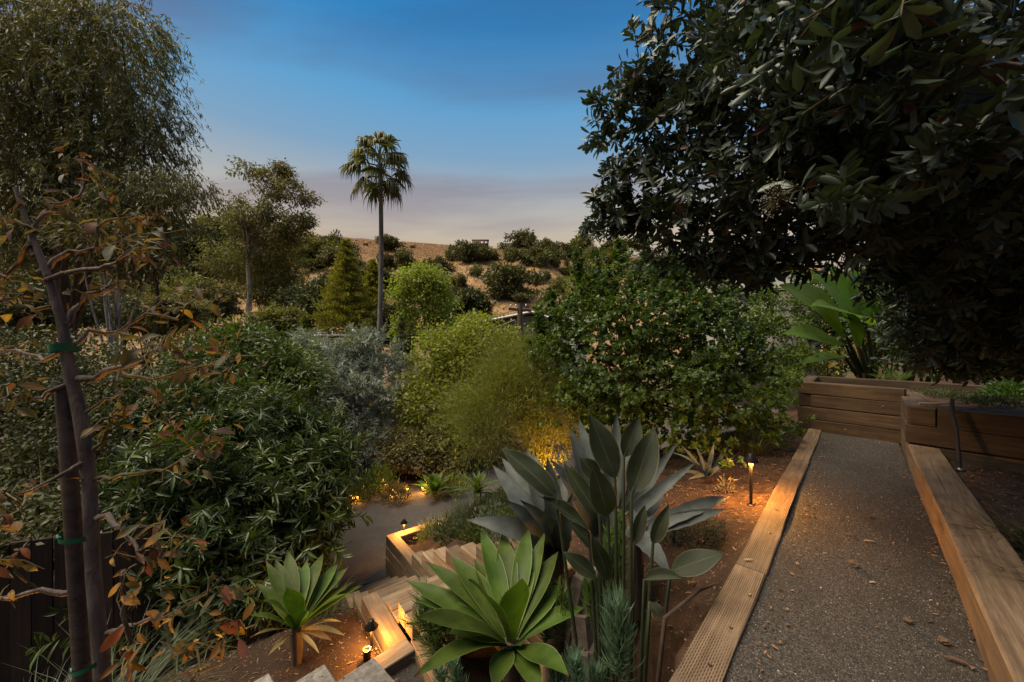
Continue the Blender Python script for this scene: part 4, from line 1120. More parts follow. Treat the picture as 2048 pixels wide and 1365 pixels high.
# pines
def pine(lb, px, ytop, ybot, rx, Y, seed, nb=230):
    """conifer: whorled boughs shortening to a point, needle tufts along each bough"""
    rng = np.random.default_rng(seed); s_ = Y/F
    base = gb(px, Y); t = thing('pine_tree', lb, 'tree', base)
    x0 = (px-1024)/F*Y; zt = EYE-(ytop-682.5)/F*Y; zb = EYE-(ybot-682.5)/F*Y
    mb = MB(); mb.tube([np.array(base), np.array([x0, Y, (zb+zt)/2]), np.array([x0+.1, Y, zt-.2])], [.34, .22, .03], 8)
    Pn = []; Dn = []; Tn = []
    for k in range(nb):
        v = (k+rng.random())/nb; z = zt+(zb-zt)*v**.9; az = k*2.39996+rng.normal()*.3
        R = rx*s_*(.06+.96*v**.85)*rng.uniform(.72, 1.12); h = np.array([math.cos(az), math.sin(az), 0])
        p0 = np.array([x0, Y, z]); rise = rng.uniform(.0, .25)
        p1 = p0+h*R+np.array([0, 0, R*rise-.15*R*v])
        if k % 2 == 0: mb.tube([p0, (p0+p1)/2, p1], [.05, .035, .012], 4, False)
        m = int(34+60*v); u = .18+.85*rng.random(m)**.7
        pos = p0+(p1-p0)*u[:, None]+rng.normal(size=(m, 3))*np.array([.30, .30, .14])*R*.34
        Pn.append(pos); Dn.append(h*.5+rng.normal(size=(m, 3))*.45+np.array([0, 0, .75])); Tn.append(np.full(m, rng.random()))
    Pn = np.concatenate(Pn); Dn = np.concatenate(Dn); Tn = np.concatenate(Tn); n = len(Pn)
    leaves('crown', Pn, Dn, rng.normal(size=(n, 3)), 7.0*s_*rng.uniform(.6, 1.2, n), 2.1*s_*rng.uniform(.7, 1.2, n), T_QUAD, M['l_pine'], np.clip(Tn*.5+rng.random(n)*.5, 0, 1), t)
    mb.build('trunk', M['bark'], t, True)
pine('tall broad pine with sunlit yellow green needles left of the palm', 692, 482, 676, 66, 46, 71)
pine('shorter pine overlapping behind the palm trunk', 745, 522, 664, 44, 50, 72, 170)
tree('broadleaf_tree', 'bright yellow green tree right of the palm with pale thin limbs', 'tree', gb(850, 36),
     [BL(835, 558, 36, 34, 16), BL(872, 562, 36, 24, 18), BL(808, 590, 36, 22, 15), BL(858, 590, 36, 34, 14), BL(895, 606, 36, 16, 18), BL(826, 622, 36, 20, 11), BL(868, 632, 36, 26, 12), BL(902, 655, 36, 16, 13), BL(800, 650, 36, 12, 14), BL(850, 668, 36, 26, 12), BL(885, 690, 36, 24, 14), BL(815, 690, 36, 14, 16), BL(845, 542, 36, 14, 8)],
     460, 40, 0.42, (0.30, 0.15), 'l_bright', 0.16, P(850, 590, 36), 0.25, seed=81, nl=24, bmat='bark_pale', start=0.45, gap=.45)
# cypresses
def cypress(lb, px, ytop, ybot, w, Y, seed, mt='l_olive', nc=150):
    bl = [BL(px, ytop+(ybot-ytop)*(k+.5)/9, Y, w*(0.35+0.65*min(1, (k+1)/5)), (ybot-ytop)/13) for k in range(9)]
    s_ = Y/F
    tree('cypress', lb, 'tree', gb(px, Y), bl, nc, 16, 1.3*s_, (5*s_, 1.6*s_), mt, 2*s_, P(px, ytop+4, Y), -1.2, seed=seed, nl=4)
cypress('slender small cypress in front of the flat roofed house', 609, 628, 690, 5, 31, 91)
cypress('left one of two columnar cypresses below the bright tree', 803, 640, 742, 11, 24, 92, 'l_dark', 220)
cypress('right one of two columnar cypresses below the bright tree', 822, 646, 745, 10, 24.6, 93, 'l_olive', 220)
# tall fan palm
pb = gb(752, 25); ptop = P(760, 328, 25)
t = thing('fan_palm', 'very tall slender fan palm with shaggy drooping crown', 'palm tree', pb)
mb = MB(); us = np.linspace(0, 1, 14)
pts = [np.array(pb)*(1-u)+np.array(ptop)*u+np.array([0.18*math.sin(u*3), 0, 0]) for u in us]
mb.tube(pts, 0.185-0.05*us+0.10*np.exp(-us*12), 12); mb.build('trunk', M['bark_palm'], t, True)
def fan_world(parent, o, az, el, stalk, R, rng, n=19):
    """one fan leaf: arching stalk from the crown, pleated strips whose outer halves hang straight down"""
    h = np.array([math.cos(az), math.sin(az), 0.0]); d = h*math.cos(el)+np.array([0, 0, math.sin(el)])
    V = []; fcs = []; rn = []
    def strip(pts, w, sd):
        k0 = len(V)
        for p, ww in zip(pts, w):
            V.append(p+sd*ww); V.append(p-sd*ww)
        for a in range(len(pts)-1): fcs.append([k0+2*a, k0+2*a+1, k0+2*a+3, k0+2*a+2])
        rn.extend([rng.random()]*(2*len(pts)))
    side = np.array([-h[1], h[0], 0])
    hub = o+d*stalk-np.array([0, 0, .10*stalk])
    strip([o, o+d*stalk*.5+np.array([0, 0, .04]), hub], [.05, .035, .03], side)
    strip([o, o+d*stalk*.5+np.array([0, 0, .04]), hub], [.03, .025, .02], np.array([0, 0, 1.]))
    f = unit(d*.8+np.array([0, 0, -.35])); 
    for k in range(n):
        a = math.radians(-105+210*k/(n-1)+rng.normal()*3); L = R*(0.75+0.25*math.cos(a*0.6))*rng.uniform(.85, 1.15)
        q = f*math.cos(a)+side*math.sin(a); hang = rng.uniform(.5, 1.0)
        dn = np.array([0, 0, -1.])
        pts = [hub, hub+q*L*.42, hub+q*L*.70+dn*L*.10, hub+q*L*.84+dn*L*.32*hang, hub+q*L*.87+dn*L*.85*hang]
        strip(pts, [.015, .075, .055, .032, .004], unit(np.cross(q, [0.1, 0.2, 1.])))
    me = npmesh('fan_leaf', np.array(V), [np.array(fcs)], M['palm_leaf'], None, np.array(rn))
    return mobj('fan_leaf', me, parent)
rng = np.random.default_rng(9); rr = random.Random(9)
for i in range(30):
    u = i/29; el = math.radians(82-128*u+rr.uniform(-9, 9)); az = i*2.39996+rr.uniform(-.35, .35)
    fan_world(t, np.array(ptop)+np.array([0, 0, .35-.8*u]), az, el, rr.uniform(1.0, 1.65), rr.uniform(.95, 1.2), rng)
# little leaning palm behind the utility pole
pb2 = gb(1110, 40); pt2 = P(1094, 590, 40)
t = thing('young_palm', 'small leaning palm silhouette above the roof right of the utility pole', 'palm tree', pb2)
mb = MB(); mb.tube([np.array(pb2), np.array(pb2)*.5+np.array(pt2)*.5+np.array([.3, 0, 0]), np.array(pt2)], [.16, .13, .10], 8); mb.build('trunk', M['bark_palm'], t, True)
for i in range(14):
    fan_world(t, np.array(pt2), i*2.39996, math.radians(70-115*i/13), rr.uniform(.45, .7), .62, rng, 13)

# ---- houses
def boxp(c, w, d, h, rz=0.0):
    ca, sa = math.cos(rz), math.sin(rz)
    return (c, (w*ca, w*sa, 0), (-d*sa, d*ca, 0), (0, 0, h))
# low flat roofed house
Y = 34; c = P(636, 672, Y); s_ = Y/F; gz = gb(636, Y+3).z
t = thing('flat_roofed_house', 'low house with pale flat roof and chimney beyond the silver shrub', 'house', (c.x, c.y+3, gz))
mb = MB(); mb.box(*boxp(Vector((c.x, c.y+3, (gz+c.z)/2-0.15)), 96*s_, 6, c.z-gz-0.3)); mb.build('wall', M['stucco'], t)
mb = MB(); mb.box(*boxp(Vector((c.x, c.y+3, c.z)), 102*s_, 6.6, 0.28)); r_ = mb.build('roof', M['roof'], t)
mb = MB(); mb.box(*boxp(Vector((c.x, c.y-0.33, c.z+0.03)), 104*s_, 0.08, 0.10)); mb.build('gutter', M['white'], t)
mb = MB(); mb.box(*boxp(Vector((c.x+45*s_, c.y+3, c.z+0.40)), 0.32, 0.5, 0.6)); mb.build('chimney', M['stucco'], t)
mb = MB(); mb.tube([(c.x+8*s_, c.y+2, c.z+0.1), (c.x+8*s_, c.y+2, c.z+0.5)], 0.06, 8); mb.build('vent_pipe', M['white'], t)
mb = MB(); mb.box(*boxp(Vector((c.x-16*s_, c.y+2, c.z+0.25)), 0.9, 0.8, 0.28)); mb.build('roof_unit', M['roof'], t)
for dx in (-26, 2, 26):
    mb = MB(); mb.box(*boxp(Vector((c.x+dx*s_, c.y-0.01, c.z-1.1)), 1.0, 0.1, 0.9)); w_ = mb.build('window', M['white'], t)
    mb = MB(); mb.box(*boxp(Vector((c.x+dx*s_, c.y-0.07, c.z-1.1)), 0.84, 0.03, 0.74)); mb.build('pane', M['glass'], w_)
# grey gabled house behind the wispy tree
Y = 27; c = P(1015, 700, Y); s_ = Y/F; gz = gb(1015, Y+3).z; top = P(1015, 655, Y).z; x0 = P(930, 0, Y).x; x1 = P(1095, 0, Y).x; xm = P(1062, 0, Y).x; apex = P(1062, 628, Y).z
t = thing('grey_house', 'grey walled house with shallow gable roof behind the wispy tree', 'house', ((x0+x1)/2, Y+3, gz))
mb = MB()
fr = [(x0, gz), (x1+1, gz), (x1+1, top+.2), (xm, apex-.12), (x0, top)]
V = [(x, Y, z) for x, z in fr]+[(x, Y+6, z) for x, z in fr]
mb.add(V, [np.array([[0, 1, 2, 3, 4]]), np.array([[9, 8, 7, 6, 5]]), np.array([[0, 5, 6, 1], [1, 6, 7, 2], [4, 9, 5, 0]])]); mb.build('wall', M['grey_wall'], t)
mb = MB()
for (xa, za, xb, zb) in ((x0-.5, top-.08, xm, apex), (xm, apex, x1+1.5, top+.1)):
    V = [(xa, Y-.45, za), (xb, Y-.45, zb), (xb, Y+6.4, zb), (xa, Y+6.4, za)]; V += [(x, y, z+.16) for x, y, z in V]
    mb.add(V, [np.array([[0, 1, 2, 3][::-1], [4, 5, 6, 7], [0, 1, 5, 4], [1, 2, 6, 5], [2, 3, 7, 6], [3, 0, 4, 7]])])
mb.build('roof', M['roof'], t)
mb = MB()
for (xa, za, xb, zb) in ((x0-.5, top+.02, xm, apex+.10), (xm, apex+.10, x1+1.5, top+.2)):
    mb.tube([(xa, Y-.5, za), (xb, Y-.5, zb)], 0.075, 4)
mb.build('fascia', M['white'], t)
for px, py, w, h in ((962, 718, 1.1, .9), (1015, 716, 1.4, 1.0), (1056, 716, 1.2, 1.0)):
    c = P(px, py, Y); mb = MB(); mb.box(*boxp(Vector((c.x, Y-.02, c.z)), w, .08, h)); w_ = mb.build('window', M['white'], t)
    mb = MB(); mb.box(*boxp(Vector((c.x, Y-.07, c.z)), w-.25, .03, h-.25)); mb.build('pane', M['glass'], w_)
mb = MB(); c = P(1000, 738, Y); mb.box(*boxp(Vector((c.x, Y-1.2, c.z)), 4.6, .08, 0.7)); mb.build('porch_rail', M['white'], t)
# white roof edge right of the young palm
Y = 33; c = P(1125, 650, Y); gz = gb(1125, Y).z
t = thing('white_cottage', 'white cottage with pale roof edge just right of the young palm', 'house', (c.x, Y+2, gz))
mb = MB(); mb.box(*boxp(Vector((c.x, Y+2, (gz+c.z)/2)), 4.2, 4, c.z-gz)); mb.build('wall', M['white'], t)
mb = MB(); V = [(c.x-2.5, Y-.4, c.z), (c.x+2.5, Y-.4, c.z), (c.x+2.5, Y+4.4, c.z), (c.x-2.5, Y+4.4, c.z), (c.x-2.5, Y+2, c.z+1.0), (c.x+2.5, Y+2, c.z+1.0)]
mb.add(V, [np.array([[0, 1, 5, 4], [2, 3, 4, 5]]), np.array([[1, 2, 5], [3, 0, 4]])]); mb.build('roof', M['roof'], t)
mb = MB(); mb.box(*boxp(Vector((c.x, Y-.42, c.z+.02)), 5.0, .08, .16)); mb.build('fascia', M['white'], t)
mb = MB(); mb.box(*boxp(Vector((c.x+.6, Y-.03, c.z-.9)), 1.0, .08, .9)); mb.build('window', M['glass'], t)
# half timbered house at right
Y = 26; c = P(1535, 600, Y); gz = gb(1535, Y+3).z; x0 = P(1475, 0, Y).x; x1 = P(1640, 0, Y).x; zt = P(0, 578, Y).z
t = thing('half_timbered_house', 'cream house with dark half timbering and a small window behind the banana leaves', 'house', ((x0+x1)/2, Y+3, gz))
mb = MB(); mb.box(*boxp(Vector(((x0+x1)/2, Y+3, (gz+zt)/2)), x1-x0, 6, zt-gz)); mb.build('wall', M['stucco'], t)
mb = MB(); V = [(x0-.5, Y-.5, zt), (x1+.5, Y-.5, zt), (x1+.5, Y+6.5, zt), (x0-.5, Y+6.5, zt), (x0-.5, Y+3, zt+1.5), (x1+.5, Y+3, zt+1.5)]
mb.add(V, [np.array([[0, 1, 5, 4], [2, 3, 4, 5]]), np.array([[1, 2, 5], [3, 0, 4]])]); mb.build('roof', M['roof'], t)
for (pa, pb_) in (((1478, 582), (1640, 582)), ((1478, 622), (1640, 622)), ((1512, 582), (1512, 622)), ((1542, 582), (1542, 622)), ((1542, 612), (1528, 584)), ((1542, 612), (1556, 584)), ((1590, 582), (1590, 622))):
    a = P(*pa, Y-.04); b = P(*pb_, Y-.04); mb = MB(); mb.tube([np.array(a), np.array(b)], 0.07, 4); mb.build('timber_band', M['brown_trim'], t)
for px, py, w, h in ((1563, 614, .75, .75), (1518, 632, .7, .5), (1620, 612, .8, .8)):
    c = P(px, py, Y); mb = MB(); mb.box(*boxp(Vector((c.x, Y-.03, c.z)), w, .1, h)); w_ = mb.build('window', M['white'], t)
    mb = MB(); mb.box(*boxp(Vector((c.x, Y-.1, c.z)), w-.2, .03, h-.2)); mb.build('pane', M['glass'], w_)
# small white shed bit on the valley floor near the gum trunk
c = P(516, 627, 64); gz = gb(516, 64).z
t = thing('white_shed', 'tiny white shed right of the pale gum trunk', 'shed', (c.x, 64, gz))
mb = MB(); mb.box(*boxp(Vector((c.x, 64, (gz+c.z)/2)), 1.7, 1.6, c.z-gz)); mb.build('wall', M['white'], t)
mb = MB(); mb.box(*boxp(Vector((c.x, 64, c.z+.08)), 2.0, 2.0, .16)); mb.build('roof', M['roof'], t)
# brown low wall beyond the silver shrub
c = P(785, 735, 20); gz = gb(785, 20).z
t = thing('tan_shed', 'tan shed with thin reddish roof edge below the cypresses', 'shed', (c.x, 20.5, gz))
mb = MB(); mb.box(*boxp(Vector((c.x, 20.6, (gz+P(0, 722, 20).z)/2)), 2.2, 1.2, P(0, 722, 20).z-gz)); mb.build('wall', M['handle'], t)
mb = MB(); mb.box(*boxp(Vector((c.x, 20.6, P(0, 720, 20).z)), 2.5, 1.5, .07)); mb.build('roof', M['brown_trim'], t)
# utility pole and wires
Y = 19; b = gb(1040, Y); tp = P(1040, 608, Y)
t = thing('utility_pole', 'wooden utility pole with one crossarm behind the wispy tree', 'utility pole', b)
mb = MB(); mb.tube([np.array(b), np.array(tp)], [.17, .13], 10); mb.build('pole', M['stake'], t, True)
timber(t, P(1017, 618, Y-.2), P(1062, 622, Y+.1), .10, .13, M['stake'], 'crossarm')
for px in (1022, 1032, 1052):
    c = P(px, 613, Y-.1); mb = MB(); mb.lathe(c, [(0, 0), (.03, 0), (.04, .05), (.02, .1), (0, .1)], 8); mb.build('insulator', M['white'], t, True)
def wire(lb, a, b, r, mat, sag=.25, cat='wire', name='wire'):
    a = np.array(a); b = np.array(b); mb = MB(); us = np.linspace(0, 1, 12)[:, None]
    mb.tube(a*(1-us)+b*us-np.array([0, 0, 1])*(4*us*(1-us))*sag, r, 5)
    tag(mb.build(name, M[mat], None), lb, cat)
wire('thick pale cable slanting down left from the utility pole past the cypresses', P(1030, 640, 19), P(700, 735, 21), .022, 'cable', .3, 'cable', 'power_cable')
wire('thin dark wire above the pale cable left of the utility pole', P(1028, 622, 19), P(560, 704, 26), .014, 'wire', .3, 'wire', 'power_wire')
# ================================================================== GARDEN TREES AND SHRUBS
def drooping(name, label, base, blobs, top, ntw, per, L, W_, mat, seed, tr, bmat, trail=0.6, nl=16, tm=T_QUAD, group=None, start=0.4, droop=1.1):
    """weeping crown: leaves hang along drooping twigs"""
    rng = np.random.default_rng(seed); t = thing(name, label, 'tree', base, 0, group)
    c, d = blob_pts(blobs, ntw, rng, 0.35)
    tone = rng.random(ntw)
    dirn = unit(d*np.array([1, 1, .3])+rng.normal(size=(ntw, 3))*0.35)
    u = rng.random((ntw, per)); ln = trail*rng.uniform(.6, 1.3, ntw)
    pos = c[:, None]+dirn[:, None]*(u*ln[:, None])[..., None]*0.75+np.array([0, 0, -1])*(u**1.7*ln[:, None]*0.95)[..., None]
    pos = pos.reshape(-1, 3)+rng.normal(size=(ntw*per, 3))*0.035*trail
    i = np.repeat(np.arange(ntw), per); n = len(i)
    D = dirn[i]*0.5+rng.normal(size=(n, 3))*0.5+np.array([0, 0, -droop])
    leaves('crown', pos, D, rng.normal(size=(n, 3)), L*rng.uniform(.6, 1.25, n), W_*rng.uniform(.7, 1.2, n), tm, M[mat], np.clip(tone[i]*.5+rng.random(n)*.5, 0, 1), t)
    limbs(Vector(base)-Vector((0, 0, .2)), top, tr, c[rng.choice(ntw, nl, replace=False)], M[bmat], t, 'trunk', rng, start=start)
    # fine twigs
    mb = MB()
    for k in rng.choice(ntw, min(ntw, 240), replace=False):
        us = np.linspace(0, 1, 4)
        mb.tube([c[k]+dirn[k]*u_*ln[k]*.75+np.array([0, 0, -1])*u_**1.7*ln[k]*.95 for u_ in us], [.010*tr/.15, .008*tr/.15, .006*tr/.15, .003*tr/.15], 4, False)
    mb.build('twigs', M['bark'], t)['kind'] = 'stuff'
    return t
Yb = 15.0
drooping('gum_tree', 'huge weeping gum tree filling the upper left corner', gb(150, Yb),
         [BL(40, 40, Yb, 150, 90), BL(190, 70, Yb, 110, 75), BL(250, 40, Yb, 70, 60), BL(110, 180, Yb, 150, 80), BL(260, 190, Yb, 70, 55), BL(60, 290, Yb, 130, 70), BL(235, 290, Yb, 90, 45), BL(300, 250, Yb, 50, 40), BL(-120, 150, Yb, 150, 200),
          BL(120, 380, Yb, 130, 50), BL(290, 365, Yb, 70, 35), BL(30, 450, Yb, 120, 60), BL(250, 430, Yb, 90, 30)],
         P(140, 120, Yb), 5200, 18, 0.27, 0.046, 'l_euc', 5, 0.30, 'bark', 1.0, 26, start=0.3)
drooping('gum_tree', 'slim gum branch spray reaching right below the weeping gum', gb(300, 14), [BL(330, 370, 14, 60, 30), BL(385, 365, 14, 35, 18), BL(300, 400, 14, 60, 30)], P(300, 400, 14), 240, 14, 0.25, 0.04, 'l_euc', 6, 0.08, 'bark', .7, 16, start=.6)
tree('white_trunk_tree', 'slim tree with white speckled trunk behind the staked sapling', 'tree', gb(226, 13), [BL(240, 480, 13, 70, 40), BL(180, 470, 13, 60, 40), BL(280, 520, 13, 50, 35)], 260, 22, .28, (.22, .06), 'l_euc', .13, P(240, 500, 13), .8, bmat='bark_birch', seed=12)
# dark hedge at left
tree('laurel_hedge', 'dark small leaved hedge at the left edge behind the sapling', 'hedge', on_ground(-5.6, 5.6),
     [BL(60, 720, 6, 130, 60), BL(200, 760, 6, 120, 70), BL(40, 860, 5.4, 150, 90), BL(220, 900, 5.4, 130, 90), BL(80, 980, 4.8, 160, 70), BL(-150, 850, 5.5, 150, 200), BL(60, 1040, 4.3, 150, 40), BL(200, 1010, 4.4, 90, 50)], 1700, 26, .09, (.07, .034), 'l_dark', .06, P(100, 850, 5.6), .2, seed=13, nl=14)
tree('leafy_shrub', 'fresh green shrub in front of the flat roofed house', 'shrub', on_ground(-6.6, 10.2),
     [BL(500, 690, 10, 62, 40), BL(440, 700, 10, 60, 40), BL(540, 730, 9.6, 60, 45), BL(400, 740, 9, 60, 50), BL(590, 760, 9.4, 50, 50)], 800, 22, .10, (.13, .052), 'l_green', .07, P(490, 720, 10), .1, tm=T_LEAF, seed=14)
# oleander-like shrub, leaf whorls; nearest leaves are separate
def whorl_shrub(name, label, base, blobs, ntw, per, L, W_, mat, seed, nparts, tr=0.05, droop=0.25, cat='shrub', up=0.35, bmat='bark', nl=18, shell=.55, top=None, spread=1.0, part='foliage', clip=None, tm=T_L4):
    rng = np.random.default_rng(seed); t = thing(name, label, cat, base)
    c, d = blob_pts(blobs, ntw, rng, shell)
    tw = unit(d*.8+rng.normal(size=(ntw, 3))*.45+np.array([0, 0, up]))
    tone = rng.random(ntw)
    i = np.repeat(np.arange(ntw), per); n = len(i)
    a = unit(np.cross(tw, np.array([.31, .83, .22]))); b = np.cross(tw, a)
    az = rng.random(n)*6.283; u = rng.random(n)
    R = np.cos(az)[:, None]*a[i]+np.sin(az)[:, None]*b[i]
    pos = c[i]+tw[i]*((u-.5)*L*1.5)[:, None]
    D = R*spread+tw[i]*(0.15+.9*u)[:, None]+np.array([0, 0, -droop])+rng.normal(size=(n, 3))*.18
    N = tw[i]*1.0-R*.4+rng.normal(size=(n, 3))*.2
    ll = L*rng.uniform(.65, 1.2, n); ww = W_*rng.uniform(.75, 1.2, n); rnd = np.clip(tone[i]*.5+rng.random(n)*.5, 0, 1)
    if clip is not None:
        k = clip(pos); pos, D, N, ll, ww, rnd = pos[k], D[k], N[k], ll[k], ww[k], rnd[k]
    near = np.argsort(np.linalg.norm(pos-np.array([0, 0, EYE]), axis=1)/ll)
    # leaves inside the picture count first
    px = 1024+F*pos[:, 0]/np.maximum(pos[:, 1], .05); py = 682.5-F*(pos[:, 2]-EYE)/np.maximum(pos[:, 1], .05)
    vis = (px > 0) & (px < 2048) & (py > 0) & (py < 1365) & (pos[:, 1] > .3)
    order = near[vis[near]][:nparts]
    rest = np.ones(len(pos), bool); rest[order] = False
    leaves(part, pos[rest], D[rest], N[rest], ll[rest], ww[rest], tm, M[mat], rnd[rest], t)
    if nparts:
        tv, tf = T_LEAF if tm is T_L4 else tm
        uvm = np.stack([tv[:, 0], tv[:, 1]+.5], -1)
        protos = [npmesh('leaf', tv*np.array([1, r_, 1]), tf, M[mat], uvm, np.full(len(tv), q)) for r_, q in ((W_/L, .2), (W_/L*1.15, .5), (W_/L*.9, .8), (W_/L, .95))]
        Dn = unit(D); Bn = unit(np.cross(N, Dn)); Nn = np.cross(Dn, Bn); inv = pmat(t).inverted()
        for k in order:
            o = bpy.data.objects.new('leaf', protos[int(k) % 4]); link(o, t)
            m = Matrix((Dn[k]*ll[k], Bn[k]*ll[k], Nn[k]*ll[k])).transposed().to_4x4(); m.translation = Vector(pos[k])
            o.matrix_local = inv @ m
    if top is None:
        top = np.array([bb[0] for bb in blobs]).mean(0)
    limbs(Vector(base)-Vector((0, 0, .1)), top, tr, c[rng.choice(ntw, nl, replace=False)], M[bmat], t, 'trunk', rng)
    mb = MB()
    for k in rng.choice(ntw, min(ntw, 500), replace=False):
        mb.tube([c[k]-tw[k]*L*1.8, c[k]-tw[k]*L*.2, c[k]+tw[k]*L*.6], [.006, .005, .002], 4, False)
    mb.build('twigs', M['twig'], t)['kind'] = 'stuff'
    return t
whorl_shrub('oleander_shrub', 'large dark shrub with long narrow leaves left of the driveway', on_ground(-3.4, 5.9),
            [BL(590, 890, 7.0, 100, 75), BL(500, 870, 6.6, 120, 90), BL(390, 830, 6.6, 120, 80), BL(560, 1010, 5.6, 110, 95), BL(630, 1020, 5.8, 40, 80), BL(450, 1000, 5.4, 120, 90), BL(350, 980, 5.0, 110, 100), BL(610, 930, 6.4, 70, 60), BL(400, 1100, 4.9, 110, 60), BL(540, 1110, 5.1, 110, 60), BL(430, 1180, 4.6, 120, 45), BL(310, 1140, 4.4, 110, 60), BL(540, 1180, 4.9, 90, 30)],
            3000, 13, .185, .034, 'l_shrub', 15, 300, .06, .3)
# feathery silver shrub
whorl_shrub('silver_shrub', 'feathery silver grey shrub beyond the driveway', gb(690, 13.5),
     [BL(680, 760, 13.5, 95, 75), BL(612, 700, 13.5, 40, 32), BL(725, 690, 13.5, 38, 36), BL(690, 850, 13.0, 75, 60), BL(770, 800, 13, 32, 60), BL(650, 800, 13.4, 70, 60), BL(595, 680, 13.6, 14, 16), BL(735, 668, 13.6, 12, 18), BL(770, 900, 12.6, 40, 40), BL(790, 720, 13.6, 24, 30)],
     1700, 16, .20, .036, 'l_silver', 16, 0, .10, .1, nl=26, shell=.4, up=.5, spread=.8)
tree('leafy_shrub', 'green tree between the silver shrub and the wispy tree', 'shrub', gb(890, 13.5),
     [BL(905, 700, 14, 62, 42), BL(880, 760, 14, 55, 60), BL(950, 690, 14, 45, 38), BL(930, 780, 13.5, 60, 60), BL(850, 820, 13.2, 45, 60), BL(890, 870, 13, 60, 50), BL(985, 740, 14, 50, 50), BL(960, 660, 14.5, 45, 26), BL(1010, 700, 14, 34, 40)],
     1300, 24, .24, (.15, .08), 'l_bright', .12, P(900, 740, 14), .1, seed=17, nl=18, gap=.6)
tree('leafy_shrub', 'brownish shrub at the far edge of the driveway', 'shrub', gb(835, 12.4), [BL(845, 895, 12.3, 48, 34), BL(800, 910, 12.3, 40, 34), BL(880, 920, 12.2, 40, 28)], 420, 22, .12, (.12, .06), 'l_euc2', .05, P(845, 900, 12.3), .1, seed=18)
# wispy tree, many thin green stems
wb = on_ground(*PZ(1092, 1000, -1.0)[:2])
wb = Vector((0.55, 6.6, float(ground_z(0.55, 6.6))))
wbl = [BL(1000, 800, 7.2, 95, 80), BL(965, 865, 6.8, 62, 58), BL(1050, 765, 7.2, 75, 75), BL(1115, 815, 6.8, 62, 62), BL(1010, 715, 7.6, 50, 36), BL(1085, 880, 6.6, 60, 50), BL(1160, 800, 6.8, 40, 40), BL(930, 830, 7.2, 40, 44), BL(1090, 705, 7.4, 55, 45)]
t = tree('wispy_tree', 'wispy yellow green tree with threadlike foliage lit orange from below', 'tree', wb, wbl, 1700, 34, .15, (.13, .0085), 'l_wispy', .035, P(1070, 800, 6.9), -.5, seed=19, nl=70, shell=.15, bmat='twig', limb_r=.5, start=.06, out=1.5, gap=.6)
# far side of the drive: low plants
for i, (px, py, Y, rx, ry, mt, lb) in enumerate(((735, 965, 10.9, 40, 26, 'l_shrub', 'low leafy clump at the far left edge of the driveway'), (700, 985, 10.2, 34, 26, 'l_shrub', 'low leafy clump beside the far driveway lights'),
                                                (790, 985, 11.0, 26, 16, 'l_drygrass', 'tawny grass clump among the driveway lights'), (900, 968, 11.8, 44, 16, 'l_olive', 'low green groundcover along the far driveway edge'),
                                                (760, 950, 11.2, 30, 30, 'l_lime', 'yellow green grassy bush at the far edge of the driveway'))):
    b = PZ(px, py+ry*.9, DRIVE_Z+.05)
    mound('low_plant', lb, 'plant', b, rx/F*Y, 1.6*ry/F*Y, 700, (.16, .02), mt, 40+i, 'low planting across the driveway', up=.9)
# big hibiscus-like shrub right of centre
hb = Vector((2.1, 6.0, float(ground_z(2.1, 6.0))))
whorl_shrub('hibiscus_shrub', 'big bushy green shrub in the middle right with small bright leaves', hb,
            [BL(1300, 640, 6.4, 130, 75), BL(1200, 690, 6.2, 110, 90), BL(1420, 690, 6.4, 110, 90), BL(1310, 770, 6.0, 150, 75), BL(1150, 640, 6.6, 55, 60), BL(1485, 720, 6.4, 60, 70), BL(1240, 560, 6.6, 60, 45), BL(1330, 560, 6.6, 70, 40), BL(1450, 800, 5.8, 100, 50), BL(1180, 560, 6.8, 30, 50), BL(1220, 800, 5.8, 90, 45), BL(1400, 600, 6.6, 80, 50), BL(1300, 850, 5.8, 150, 35), BL(1160, 800, 6.2, 60, 60), BL(1480, 850, 5.8, 90, 30), BL(1100, 700, 7.0, 40, 60)]+[BL(x_, y_, 6.7, 9, h_) for x_, y_, h_ in ((1155, 530, 38), (1238, 510, 34), (1292, 512, 36), (1105, 610, 34), (1350, 525, 30), (1190, 525, 28), (1078, 640, 30), (1440, 560, 30)) for _ in range(5)],
            5200, 16, .062, .042, 'l_green', 20, 120, .06, .15, nl=34, up=.6, spread=.9, clip=lambda p: vnoise(p[:, 0]+p[:, 1]*.4, p[:, 2], .22, 6)+.6*vnoise(p[:, 0], p[:, 2], .10, 7) < .62)
